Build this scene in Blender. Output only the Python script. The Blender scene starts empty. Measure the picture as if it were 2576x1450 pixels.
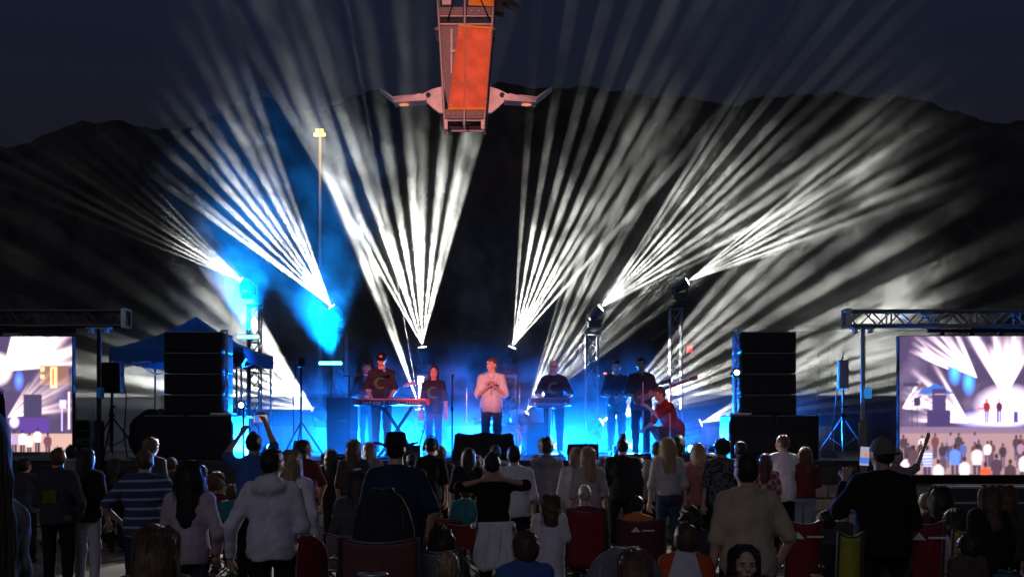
import bpy, math, random
import numpy as np
from mathutils import Vector, Matrix
random.seed(7); rng = np.random.default_rng(11)
S = bpy.context.scene
COL = S.collection
PI = math.pi

# ------------------------------------------------------------------ camera
F = 2800.0            # focal length in "view pixels" (photograph scaled to 2575 x 1450)
CXV, HORV, CAMZ = 1287.5, 1080.0, 1.75
cam = bpy.data.objects.new('camera', bpy.data.cameras.new('camera')); COL.objects.link(cam)
cam.location = (0, 0, CAMZ); cam.rotation_euler = (PI/2, 0, 0)
cam.data.sensor_width = 36; cam.data.lens = 36*F/2575; cam.data.shift_y = (HORV-725)/2575
cam.data.clip_start = 0.1; cam.data.clip_end = 30000
S.camera = cam

def P(u, v, D):
    return Vector(((u-CXV)/F*D, D, CAMZ+(HORV-v)/F*D))

# ------------------------------------------------------------------ world, sun (moonlight and street light from behind), exposure
w = bpy.data.worlds.new('World'); S.world = w; w.use_nodes = True
wn = w.node_tree.nodes; bg = wn['Background']
sky = wn.new('ShaderNodeTexSky'); sky.sky_type = 'NISHITA'; sky.sun_disc = False
sky.sun_elevation = math.radians(-3.0); sky.sun_rotation = math.radians(180)
sky.altitude = 1400; sky.ozone_density = 3.0
tint = wn.new('ShaderNodeMix'); tint.data_type = 'RGBA'; tint.blend_type = 'MULTIPLY'; tint.inputs['Factor'].default_value = 1; tint.inputs['B'].default_value = (1.15, 1.48, 1.0, 1)
w.node_tree.links.new(sky.outputs[0], tint.inputs['A']); w.node_tree.links.new(tint.outputs['Result'], bg.inputs[0]); bg.inputs[1].default_value = 0.34
sun = bpy.data.lights.new('sun', 'SUN'); so = bpy.data.objects.new('sun', sun); COL.objects.link(so)
sun.energy = 0.175; sun.angle = math.radians(25); sun.color = (0.90, 0.82, 1.0)
so.rotation_euler = (math.radians(58), 0, math.radians(-14))
vs = S.view_settings; vs.view_transform = 'Standard'; vs.look = 'None'; vs.exposure = 0; vs.gamma = 1; vs.use_curve_mapping = False
cy = S.cycles
cy.use_denoising = True; cy.denoising_input_passes = 'RGB_ALBEDO_NORMAL'; cy.denoising_prefilter = 'ACCURATE'; cy.volume_bounces = 0; cy.max_bounces = 5; cy.diffuse_bounces = 2; cy.glossy_bounces = 2
cy.transparent_max_bounces = 8; cy.volume_step_rate = 1.0; cy.volume_max_steps = 64
cy.sample_clamp_indirect = 3.0; cy.use_light_tree = True; cy.light_sampling_threshold = 0.0; cy.use_adaptive_sampling = False

# ------------------------------------------------------------------ materials
MATS = {}
def mat(name, col, rough=0.7, metal=0.0, noise=0.0, nscale=30, bump=0.0, bscale=60, stretch=None, spec=0.3, coat=0.0, trans=0.0, alpha=1.0):
    if name in MATS: return MATS[name]
    m = bpy.data.materials.new(name); m.use_nodes = True; nt = m.node_tree; n = nt.nodes; L = nt.links
    b = n['Principled BSDF']
    b.inputs['Base Color'].default_value = (*col, 1); b.inputs['Roughness'].default_value = rough
    b.inputs['Metallic'].default_value = metal; b.inputs['Specular IOR Level'].default_value = spec
    b.inputs['Coat Weight'].default_value = coat
    b.inputs['Transmission Weight'].default_value = trans; b.inputs['Alpha'].default_value = alpha
    if noise or bump:
        tc = n.new('ShaderNodeTexCoord'); mp = n.new('ShaderNodeMapping'); L.new(tc.outputs['Object'], mp.inputs[0])
        if stretch: mp.inputs['Scale'].default_value = stretch
    if noise:
        t = n.new('ShaderNodeTexNoise'); t.inputs['Scale'].default_value = nscale; t.inputs['Detail'].default_value = 4
        L.new(mp.outputs[0], t.inputs['Vector'])
        r = n.new('ShaderNodeMapRange'); r.inputs['From Min'].default_value = .3; r.inputs['From Max'].default_value = .7
        r.inputs['To Min'].default_value = 1-noise; r.inputs['To Max'].default_value = 1+noise; L.new(t.outputs['Fac'], r.inputs['Value'])
        mx = n.new('ShaderNodeMix'); mx.data_type = 'RGBA'; mx.blend_type = 'MULTIPLY'; mx.inputs['Factor'].default_value = 1
        mx.inputs['A'].default_value = (*col, 1); L.new(r.outputs[0], mx.inputs['B']); L.new(mx.outputs['Result'], b.inputs['Base Color'])
    if bump:
        t = n.new('ShaderNodeTexNoise'); t.inputs['Scale'].default_value = bscale; t.inputs['Detail'].default_value = 3
        L.new(mp.outputs[0], t.inputs['Vector'])
        bp = n.new('ShaderNodeBump'); bp.inputs['Strength'].default_value = bump; bp.inputs['Distance'].default_value = .02
        L.new(t.outputs['Fac'], bp.inputs['Height']); L.new(bp.outputs[0], b.inputs['Normal'])
    MATS[name] = m; return m

def glow(name, col, strength):
    if name in MATS: return MATS[name]
    m = bpy.data.materials.new(name); m.use_nodes = True; n = m.node_tree.nodes; n.clear()
    e = n.new('ShaderNodeEmission'); e.inputs[0].default_value = (*col, 1); e.inputs[1].default_value = strength
    o = n.new('ShaderNodeOutputMaterial'); m.node_tree.links.new(e.outputs[0], o.inputs[0]); MATS[name] = m; return m

def cloth(name, col, k=0.12): return mat('cloth_'+name, col, .9, noise=k, nscale=10, bump=.9, bscale=7, stretch=(1.6, 1.6, .7), spec=.1)
def hairm(name, col): return mat('hair_'+name, col, .5, noise=.4, nscale=14, bump=.35, bscale=26, stretch=(5, 5, .35), spec=.3)
SKIN = mat('skin', (.50, .30, .22), .55, noise=.08, nscale=20, spec=.35)
SKIN2 = mat('skin_tan', (.36, .20, .13), .55, noise=.08, nscale=20, spec=.35)
LIPS = mat('lips', (.35, .12, .10), .45); EYE = mat('eye_dark', (.03, .02, .02), .2); EYEW = mat('eye_white', (.38, .36, .34), .3)
BLACK = mat('black_paint', (.012, .012, .014), .55, noise=.2, nscale=8)
BLACKM = mat('black_metal', (.02, .02, .022), .4, .6)
GRILLE = mat('speaker_grille', (.010, .011, .014), .6, .3, bump=.5, bscale=180)
ALU = mat('truss_aluminium', (.55, .56, .58), .32, .9, noise=.15, nscale=6)
STEEL = mat('steel_tube', (.42, .43, .45), .35, .9)
DARKALU = mat('dark_aluminium', (.09, .09, .10), .4, .8)

# ------------------------------------------------------------------ mesh helpers
class MB:
    def __init__(s): s.v = []; s.f = []; s.m = []
    def add(s, v, f, mi=0):
        o = len(s.v); s.v.extend([tuple(p) for p in v]); s.f.extend([tuple(i+o for i in q) for q in f]); s.m.extend([mi]*len(f)); return s
    def box(s, c, d, rot=None, mi=0, bev=0.0):
        x, y, z = d[0]/2, d[1]/2, d[2]/2
        if bev <= 0:
            v = [(-x,-y,-z),(x,-y,-z),(x,y,-z),(-x,y,-z),(-x,-y,z),(x,-y,z),(x,y,z),(-x,y,z)]
            f = [(0,3,2,1),(4,5,6,7),(0,1,5,4),(1,2,6,5),(2,3,7,6),(3,0,4,7)]
        else:
            b = min(bev, x*.9, y*.9, z*.9); v = []; f = []
            for zz, k in ((-z, 1), (-z+b, 0), (z-b, 0), (z, 1)):
                e = b*k
                v += [(-x+b+e*0, -y+e, zz), (x-b, -y+e, zz), (x-e, -y+b, zz), (x-e, y-b, zz), (x-b, y-e, zz), (-x+b, y-e, zz), (-x+e, y-b, zz), (-x+e, -y+b, zz)]
            for r in range(3):
                for i in range(8):
                    j = (i+1) % 8; f.append((r*8+i, r*8+j, r*8+8+j, r*8+8+i))
            f.append(tuple(range(7, -1, -1))); f.append(tuple(range(24, 32)))
        if rot is not None: v = [tuple(rot @ Vector(p)) for p in v]
        v = [(p[0]+c[0], p[1]+c[1], p[2]+c[2]) for p in v]
        return s.add(v, f, mi)
    def tube(s, a, b, r, r2=None, n=8, mi=0, cap=True):
        a = Vector(a); b = Vector(b); r2 = r if r2 is None else r2; d = (b-a)
        if d.length < 1e-6: return s
        q = d.to_track_quat('Z', 'Y'); v = []
        for p, rr in ((a, r), (b, r2)):
            for i in range(n):
                t = 2*PI*i/n; v.append(p+q @ Vector((rr*math.cos(t), rr*math.sin(t), 0)))
        f = [(i, (i+1) % n, n+(i+1) % n, n+i) for i in range(n)]
        if cap: f += [tuple(range(n-1, -1, -1)), tuple(range(n, 2*n))]
        return s.add(v, f, mi)
    def path(s, pts, r, n=6, mi=0):
        pts = [Vector(p) for p in pts]; v = []; f = []
        for k, p in enumerate(pts):
            d = (pts[min(k+1, len(pts)-1)]-pts[max(k-1, 0)]).normalized(); q = d.to_track_quat('Z', 'Y')
            rr = r[k] if isinstance(r, (list, tuple)) else r
            for i in range(n):
                t = 2*PI*i/n; v.append(p+q @ Vector((rr*math.cos(t), rr*math.sin(t), 0)))
        for k in range(len(pts)-1):
            for i in range(n):
                f.append((k*n+i, k*n+(i+1) % n, k*n+n+(i+1) % n, k*n+n+i))
        f += [tuple(range(n-1, -1, -1)), tuple(range((len(pts)-1)*n, len(pts)*n))]
        return s.add(v, f, mi)
    def lathe(s, prof, c=(0,0,0), n=16, rot=None, mi=0):
        v = []; f = []
        for r, z in prof:
            for i in range(n):
                t = 2*PI*i/n; p = Vector((r*math.cos(t), r*math.sin(t), z))
                if rot is not None: p = rot @ p
                v.append((p[0]+c[0], p[1]+c[1], p[2]+c[2]))
        for k in range(len(prof)-1):
            for i in range(n):
                f.append((k*n+i, k*n+(i+1) % n, k*n+n+(i+1) % n, k*n+n+i))
        f += [tuple(range(n-1, -1, -1)), tuple(range((len(prof)-1)*n, len(prof)*n))]
        return s.add(v, f, mi)
    def ell(s, c, r, n=10, mi=0):
        return s.lathe([(max(1e-4, math.sin(PI*k/n)), -math.cos(PI*k/n)) for k in range(n+1)], (0,0,0), 2*n, Matrix.Diagonal(r).to_3x3(), mi)._off(c, 2*n*(n+1))
    def _off(s, c, k):
        for i in range(len(s.v)-k, len(s.v)): p = s.v[i]; s.v[i] = (p[0]+c[0], p[1]+c[1], p[2]+c[2])
        return s
    def prism(s, poly, y0, y1, mi=0):     # polygon in XZ, extruded along Y
        n = len(poly); v = [(x, y0, z) for x, z in poly]+[(x, y1, z) for x, z in poly]
        f = [tuple(range(n)), tuple(range(2*n-1, n-1, -1))]+[(i, i+n, (i+1) % n+n, (i+1) % n) for i in range(n)]
        return s.add(v, f, mi)
    def sheet(s, fn, nu, nv, th, mi=0):   # fn(u,v)->point; thin solid sheet along local +-Y
        v = []; f = []
        for side in (0, 1):
            for j in range(nv+1):
                for i in range(nu+1):
                    p = fn(i/nu, j/nv); v.append((p[0], p[1]+(th/2 if side else -th/2), p[2]))
        W = nu+1; N = W*(nv+1)
        for j in range(nv):
            for i in range(nu):
                a = j*W+i; f.append((a, a+1, a+W+1, a+W)); f.append((N+a, N+a+W, N+a+W+1, N+a+1))
        for i in range(nu):
            f.append((i, N+i, N+i+1, i+1)); a = nv*W+i; f.append((a, a+1, N+a+1, N+a))
        for j in range(nv):
            a = j*W; f.append((a, a+W, N+a+W, N+a)); a = j*W+nu; f.append((a, N+a, N+a+W, a+W))
        return s.add(v, f, mi)

def obj(name, mb, m, parent=None, smooth=False, loc=None):
    me = bpy.data.meshes.new(name)
    if isinstance(mb, MB): me.from_pydata(mb.v, [], mb.f)
    else: me.from_pydata(mb[0], [], mb[1])
    ms = m if isinstance(m, (list, tuple)) else [m]
    for q in ms: me.materials.append(q)
    if isinstance(mb, MB) and len(ms) > 1: me.polygons.foreach_set('material_index', mb.m)
    if smooth: me.polygons.foreach_set('use_smooth', [True]*len(me.polygons))
    me.update()
    o = bpy.data.objects.new(name, me); COL.objects.link(o)
    if loc is not None: o.location = loc
    if parent is not None: o.parent = parent
    return o
def tag(o, label=None, cat=None, group=None, kind=None):
    if label: o['label'] = label
    if cat: o['category'] = cat
    if group: o['group'] = group
    if kind: o['kind'] = kind
    return o
def thing(name, label, cat, loc=(0,0,0), rotz=0.0, group=None):
    o = bpy.data.objects.new(name, None); COL.objects.link(o); o.location = loc; o.rotation_euler = (0, 0, rotz)
    o.empty_display_size = .1
    return tag(o, label, cat, group)
_rod = {}
def rod(name, a, b, r, m, parent=None, n=6):        # one tube, all tubes of a material share one unit mesh
    key = (m.name, n)
    if key not in _rod:
        mb = MB().tube((0,0,0), (0,0,1), 1.0, n=n); me = bpy.data.meshes.new('tube'); me.from_pydata(mb.v, [], mb.f); me.materials.append(m)
        me.polygons.foreach_set('use_smooth', [len(p.vertices) == 4 for p in me.polygons]); _rod[key] = me
    a = Vector(a); b = Vector(b); d = b-a
    o = bpy.data.objects.new(name, _rod[key]); COL.objects.link(o)
    o.location = a; o.rotation_mode = 'QUATERNION'; o.rotation_quaternion = d.to_track_quat('Z', 'Y'); o.scale = (r, r, d.length)
    if parent is not None: o.parent = parent
    return o
def copy_tree(o, parent=None):
    c = o.copy(); COL.objects.link(c); c.parent = parent
    for ch in list(o.children): copy_tree(ch, c)
    return c
# ================================================================== SETTING
DS, DECK = 17.5, 1.27

def rock_noise(x, y, seed=0, oct=5):
    r = np.zeros_like(x); a = 1.0; fq = 1.0; g = np.random.default_rng(seed)
    for _ in range(oct):
        p = g.uniform(0, 6.28, 4)
        r += a*(np.sin(fq*x*1.3+p[0]+1.7*np.sin(fq*y*.9+p[1]))*np.cos(fq*y*1.1+p[2]+1.3*np.sin(fq*x*.7+p[3])))
        a *= .52; fq *= 2.05
    return r

gm = mat('pavement', (.11, .093, .08), .9, noise=.3, nscale=1.2, bump=.3, bscale=30)
tag(obj('ground', MB().add([(-9000, -40, 0), (9000, -40, 0), (9000, 9000, 0), (-9000, 9000, 0)], [(0, 1, 2, 3)]), gm), kind='structure')

# mountains: a height field whose crest follows the ridge line
ridge = [(-600, 420), (-200, 395), (0, 362), (100, 335), (160, 318), (220, 303), (290, 298), (380, 315), (470, 318), (560, 285), (620, 245), (665, 232), (720, 250), (760, 262), (805, 276), (850, 258), (890, 240), (935, 226), (985, 238), (1060, 250), (1130, 240), (1200, 228), (1300, 215), (1450, 207), (1530, 222), (1600, 238), (1670, 240), (1740, 229), (1800, 243), (1870, 262), (1930, 256), (1990, 236), (2050, 228), (2100, 225), (2180, 236), (2260, 247), (2340, 256), (2430, 276), (2510, 300), (2575, 318), (2800, 370), (3200, 430)]
ru = np.array([p[0] for p in ridge]); rv = np.array([p[1] for p in ridge])
nu, nd = 260, 46
us = np.linspace(-600, 3200, nu); ds = np.linspace(1100, 4300, nd)
U, Dd = np.meshgrid(us, ds)
crest = np.interp(U, ru, rv)+2.2*rock_noise(U/60, U/33, 3, 4)
t = (Dd-1100)/(3600-1100); prof = np.where(t < 1, np.clip(t, 0, 1)**1.25, 1-(t-1)*.9)
X = (U-CXV)/F*Dd; Hc = (HORV-crest)/F*3600
gul = 1+.10*rock_noise(U/70, Dd/260, 5)*np.clip(1-np.abs(t-.5)*1.7, 0, 1)
Z = np.maximum(Hc*prof*gul, 0)+np.where(t <= 0, -5, 0)
vv = np.stack([X, Dd, Z], -1).reshape(-1, 3); ff = [(j*nu+i, j*nu+i+1, j*nu+nu+i+1, j*nu+nu+i) for j in range(nd-1) for i in range(nu-1)]
tag(obj('mountains', (vv.tolist(), ff), mat('scrub_slope', (.034, .031, .028), .95, noise=.5, nscale=.004), smooth=True), kind='structure')

# ---- stage platform with dark skirt on a stone block wall
st = thing('stage_platform', 'long dark stage deck on a stone block base, lit blue by haze', 'stage', (0, DS, 0))
deckm = mat('stage_deck', (.055, .055, .06), .38, noise=.35, nscale=3, bump=.12, bscale=40)
skm = mat('stage_skirt', (.035, .03, .03), .85, noise=.2, nscale=5, bump=.3, bscale=12)
k = 0
for i in range(14):
    for j in range(4):
        x0 = -9.1+i*1.3
        obj('deck_panel', MB().box((x0+.65, .98+j*1.95, 1.235), (1.292, 1.94, .07), bev=.004), deckm, st)
    obj('skirt_panel', MB().sheet(lambda a, b, x0=x0: (x0+.004+a*1.292, .02+.008*math.sin(a*40+x0*7), .9+b*.295), 24, 1, .012), skm, st)
obj('deck_edge_trim', MB().box((0, -.004, 1.235), (18.2, .03, .06)), mat('edge_dark', (.03, .03, .035), .5, .4), st)
wl = thing('retaining_wall', 'low pale stone block wall under the stage edge', 'wall', (0, DS+.12, 0))
stm = [mat('stone_a', (.30, .25, .20), .9, noise=.25, nscale=7, bump=.6, bscale=14), mat('stone_b', (.25, .215, .18), .9, noise=.25, nscale=7, bump=.6, bscale=14), mat('stone_c', (.35, .29, .23), .9, noise=.25, nscale=7, bump=.6, bscale=14)]
stone_me = {}
for r in range(4):
    x = -10.5-(r % 2)*.2
    while x < 10.2:
        wdt = random.choice((.36, .44, .52)); kx = (wdt, random.randrange(3))
        if kx not in stone_me:
            o = obj('stone', MB().box((0, 0, 0), (wdt-.018, .24, .205), bev=.02), stm[kx[1]], wl); stone_me[kx] = o.data
        else:
            o = bpy.data.objects.new('stone', stone_me[kx]); COL.objects.link(o); o.parent = wl
        o.location = (x+wdt/2, random.uniform(-.012, .012), .11+r*.222); x += wdt
obj('mortar_core', MB().box((0, .02, .44), (21, .16, .885)), mat('mortar', (.2, .18, .16), .95), wl)

# low drape along the rear of the stage
dw = thing('rear_drape', 'low grey fabric drape running along the back of the stage', 'drape', (0, 24.2, DECK))
drm = mat('drape_fabric', (.16, .16, .17), .9, noise=.1)
for i in range(7):
    obj('drape_panel', MB().sheet(lambda a, b, i=i: (-7+i*2+a*1.99, .05*math.sin(a*34+i), b*.56), 40, 1, .01), drm, dw, True)
for i in range(8): rod('post', (-7+i*2, .06, 0), (-7+i*2, .06, .58), .02, STEEL, dw)

# ================================================================== TRUSS, SCREENS, PA
def box_truss(par, a, b, size, m, bays, r=.024, rb=.013):
    a = Vector(a); b = Vector(b); d = (b-a); L = d.length; q = d.to_track_quat('Z', 'Y'); h = size/2
    up = Vector((0, 0, 1)) if abs(d.z) < .5*L else Vector((0, 1, 0))
    n1 = d.normalized(); n2 = n1.cross(up).normalized(); n3 = n2.cross(n1)
    c = [(h, h), (h, -h), (-h, -h), (-h, h)]
    pt = lambda t, k: a+d*t+n2*c[k][0]+n3*c[k][1]
    for k_ in range(4): rod('chord', pt(0, k_), pt(1, k_), r, m, par, 8)
    for i in range(bays):
        t0, t1 = i/bays, (i+1)/bays
        for k_ in range(4):
            k2 = (k_+1) % 4
            if i % 2: rod('brace', pt(t0, k_), pt(t1, k2), rb, m, par)
            else: rod('brace', pt(t0, k2), pt(t1, k_), rb, m, par)
            if i % 3 == 0: rod('strut', pt(t0, k_), pt(t0, k2), rb, m, par)
    for k_ in range(4): rod('strut', pt(1, k_), pt(1, (k_+1) % 4), r*.9, m, par)

def fanpaint(im, cx, cy, a0, a1, n, ln, col, wid, seed, yy, xx):
    g = np.random.default_rng(seed); dx, dy = xx-cx, yy-cy; r = np.hypot(dx, dy); an = np.degrees(np.arctan2(-dy, dx))
    for k_ in range(n):
        a = a0+(a1-a0)*(k_+g.uniform(.2, .8))/n; l = ln*g.uniform(.6, 1.1)
        v = np.exp(-((an-a)/wid)**2)*np.clip(1.15-r/l, 0, 1)*g.uniform(.5, 1)
        im += v[..., None]*np.array(col)
def blob(im, x, y, rx, ry, col, soft=.3, yy=None, xx=None):
    d = np.sqrt(((xx-x)/rx)**2+((yy-y)/ry)**2); a = np.clip((1-d)/soft, 0, 1)[..., None]; im[:] = im*(1-a)+np.array(col)*a
def rect(im, x0, y0, x1, y1, col, yy, xx):
    a = ((xx > x0) & (xx < x1) & (yy > y0) & (yy < y1))[..., None]; im[:] = np.where(a, np.array(col), im)
def manp(im, x, y, s, top, hair, leg, yy, xx):
    rect(im, x-.30*s, y+1.4*s, x-.04*s, y+3.2*s, leg, yy, xx); rect(im, x+.04*s, y+1.4*s, x+.30*s, y+3.2*s, leg, yy, xx)
    t_ = np.clip((yy-y-.32*s)/(1.3*s), 0, 1); hw_ = s*(np.clip(.12+(yy-y-.30*s)/(.22*s)*.30, 0, .42)-.10*np.clip(t_-.3, 0, 1))
    a = ((np.abs(xx-x) < hw_) & (yy > y+.30*s) & (yy < y+1.62*s))[..., None]; im[:] = np.where(a, np.array(top), im)
    for sg in (-1, 1): blob(im, x+sg*.42*s, y+.95*s, .09*s, .45*s, np.array(top)*.85, .3, yy, xx)
    blob(im, x, y+.05*s, .17*s, .25*s, hair, .25, yy, xx)

def screen(name, u0, u1, v0, v1, D, label, side):
    a = P(u0, v1, D); b = P(u1, v0, D); W_, H_ = b.x-a.x, b.z-a.z
    t = thing(name, label, 'screen', (a.x, D, a.z), group='video screens flanking the stage')
    ny = 190; nx = int(ny*W_/H_); gx, gy = np.meshgrid(np.linspace(0, 1, nx), np.linspace(0, 1, ny))
    yy, xx = gy, gx*W_/H_
    im = np.zeros((ny, nx, 3))+np.array((.075, .055, .11))
    im += .05*np.clip(rock_noise(xx*7, yy*7, 4, 4), 0, 2)[..., None]*np.array((1, .8, 1.05))
    wht = (1.9, 1.5, 1.6)
    if side == 'R':
        fanpaint(im, .36, .24, 135, 158, 10, .30, wht, 1.4, 1, yy, xx); fanpaint(im, .56, .30, 112, 158, 14, .44, wht, 1.6, 2, yy, xx)
        fanpaint(im, .76, .44, 62, 122, 14, .55, (2.6, 2.1, 2.2), 2.6, 3, yy, xx); fanpaint(im, .98, .42, 45, 92, 11, .5, wht, 2, 4, yy, xx)
        fanpaint(im, .50, .62, 118, 196, 18, .46, wht, 2, 5, yy, xx); fanpaint(im, .02, .52, -10, 60, 8, .2, wht, 3, 9, yy, xx)
        for bx, by in ((.40, .26), (.50, .33)): blob(im, bx, by, .055, .11, (.12, .5, 1.6), .9, yy, xx)
        blob(im, .78, .50, .26, .17, (1.5, 1.25, 1.5), .9, yy, xx); blob(im, .68, .6, .33, .07, (.85, .8, 1.9), .8, yy, xx)
        # canopy, sound stack, stands
        for k_ in range(20): rect(im, .26-.007*k_, .335+.004*k_, .26+.007*k_, .341+.004*k_, (.05, .14, .42), yy, xx)
        rect(im, .105, .44, .15, .50, (.05, .04, .09), yy, xx); rect(im, .125, .5, .132, .66, (.05, .04, .09), yy, xx)
        rect(im, .235, .38, .335, .53, (.07, .05, .13), yy, xx); rect(im, .20, .53, .37, .655, (.06, .045, .12), yy, xx)
        for r_ in range(3): rect(im, .25, .415+.037*r_, .33, .418+.037*r_, (.5, .4, .5), yy, xx)
        rect(im, .03, .335, .14, .36, (.06, .05, .09), yy, xx); rect(im, .085, .36, .092, .66, (.06, .05, .09), yy, xx)
        rect(im, 0, .655, 3, .70, (.20, .14, .20), yy, xx); rect(im, 0, .70, 3, 1, (.30, .20, .21), yy, xx)
        rect(im, .56, .515, .66, .525, (1.2, .12, .25), yy, xx)
        for px, c_ in ((.63, (.25, .03, .04)), (.72, (.1, .03, .06)), (.84, (1.2, .8, .8)), (.93, (.2, .1, .2))): manp(im, px, .46, .05, c_, (.3, .06, .06), (.1, .06, .2), yy, xx)
        g = np.random.default_rng(9)
        for k_ in range(36):
            px = g.uniform(.02, 1.1); c_ = [(.7, .55, .58), (.06, .04, .06), (.10, .12, .3), (.15, .06, .06), (.07, .05, .06), (.3, .2, .26)][g.integers(6)]
            manp(im, px, g.uniform(.70, .80), .055, c_, (.06, .03, .03), (.1, .07, .1), yy, xx)
        for px, c_, h_ in ((.05, (.58, .47, .50), .86), (.10, (.09, .06, .07), .80), (.20, (.22, .25, .5), .80), (.28, (.58, .47, .50), .90), (.40, (.12, .22, .7), .79), (.47, (.58, .47, .50), .88), (.56, (.58, .47, .50), .79), (.62, (.5, .1, .04), .92), (.70, (.08, .05, .07), .86), (.80, (.08, .05, .06), .9), (.9, (.58, .47, .50), .84), (1.0, (.1, .06, .08), .88)):
            manp(im, px, h_, .085, c_, (.05, .025, .025), (.07, .05, .07), yy, xx)
        for r_ in range(5): rect(im, .165, .845+.022*r_, .235, .852+.022*r_, (.6, .6, .8), yy, xx)
    else:
        o = W_/H_
        fanpaint(im, o-.60, .30, 5, 75, 22, .75, (2.2, 1.7, 1.6), 2.2, 1, yy, xx); blob(im, o-.64, .28, .14, .16, (1.9, 1.6, 1.5), .9, yy, xx)
        rect(im, o-.28, .25, o-.03, .42, (.22, .12, .10), yy, xx); rect(im, o-.19, .26, o-.13, .44, (1.1, .6, .25), yy, xx); rect(im, o-.17, .28, o-.155, .42, (.25, .12, .1), yy, xx)
        rect(im, o-.27, .26, o-.24, .30, (.9, .6, .2), yy, xx); rect(im, o-.27, .33, o-.24, .36, (.9, .6, .2), yy, xx)
        fanpaint(im, o-.56, .70, 5, 60, 13, .55, (.9, .7, .65), 2.2, 7, yy, xx); blob(im, o-.46, .38, .05, .10, (.15, .3, 1.4), .9, yy, xx)
        rect(im, o-.42, .50, o-.26, .70, (.06, .05, .1), yy, xx); rect(im, o-.45, .70, o-.2, .84, (.10, .05, .22), yy, xx); blob(im, o-.50, .74, .05, .06, (1.4, 1.1, 2), .9, yy, xx)
        rect(im, o-.11, .55, o-.05, .62, (.55, .45, 1.1), yy, xx); rect(im, o-.09, .62, o-.08, .82, (.6, .45, .9), yy, xx); rect(im, o-.035, .48, o-.02, .8, (.9, .65, .75), yy, xx)
        rect(im, 0, .84, 3, 1, (.42, .28, .25), yy, xx)
        for px, c_, h_ in ((o-.50, (.35, .25, .4), .82), (o-.43, (.95, .8, .75), .82), (o-.37, (.8, .6, .6), .84), (o-.30, (1., .8, .75), .80), (o-.21, (.15, .06, .08), .84), (o-.56, (.7, .5, .6), .83)):
            manp(im, px, h_, .07, c_, (.05, .03, .05), (.06, .04, .06), yy, xx)
    for _ in range(2): im[1:-1, 1:-1] = (im[1:-1, 1:-1]*4+im[:-2, 1:-1]+im[2:, 1:-1]+im[1:-1, :-2]+im[1:-1, 2:])/8
    im = np.clip(im, 0, None)**1.25*1.25+np.array((.01, .007, .012))
    im *= 1+.05*rng.standard_normal(im.shape)
    v = np.stack([gx*W_, np.zeros_like(gx), H_*(1-gy)], -1).reshape(-1, 3)
    f = [(j*nx+i+nx, j*nx+i+nx+1, j*nx+i+1, j*nx+i) for j in range(ny-1) for i in range(nx-1)]
    o = obj('display', (v.tolist(), f), screen_mat, t)
    ca = o.data.color_attributes.new('picture', 'FLOAT_COLOR', 'POINT')
    ca.data.foreach_set('color', np.concatenate([np.clip(im, 0, 2.2), np.ones((ny, nx, 1))], -1).astype(np.float32).ravel())
    obj('cabinet', MB().box((W_/2, .07, H_/2), (W_+.02, .11, H_+.02), bev=.006), BLACK, t)
    for q in range(1, 4): obj('rear_brace', MB().box((W_*q/4, .16, H_/2), (.05, .06, H_)), BLACKM, t)
    return t
screen_mat = bpy.data.materials.new('led_picture'); screen_mat.use_nodes = True; n_ = screen_mat.node_tree.nodes; n_.clear()
at_ = n_.new('ShaderNodeAttribute'); at_.attribute_name = 'picture'; em_ = n_.new('ShaderNodeEmission'); em_.inputs[1].default_value = 2.1; ou_ = n_.new('ShaderNodeOutputMaterial')
screen_mat.node_tree.links.new(at_.outputs['Color'], em_.inputs[0]); screen_mat.node_tree.links.new(em_.outputs[0], ou_.inputs[0])
DSC = 17.2
screen('video_screen', -190, 181, 846, 1136, DSC, 'video screen at the left edge showing beams and white-shirted crowd', 'L')
screen('video_screen', 2262, 2690, 845, 1193, DSC, 'large video screen at the right showing the whole stage and crowd', 'R')

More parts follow.
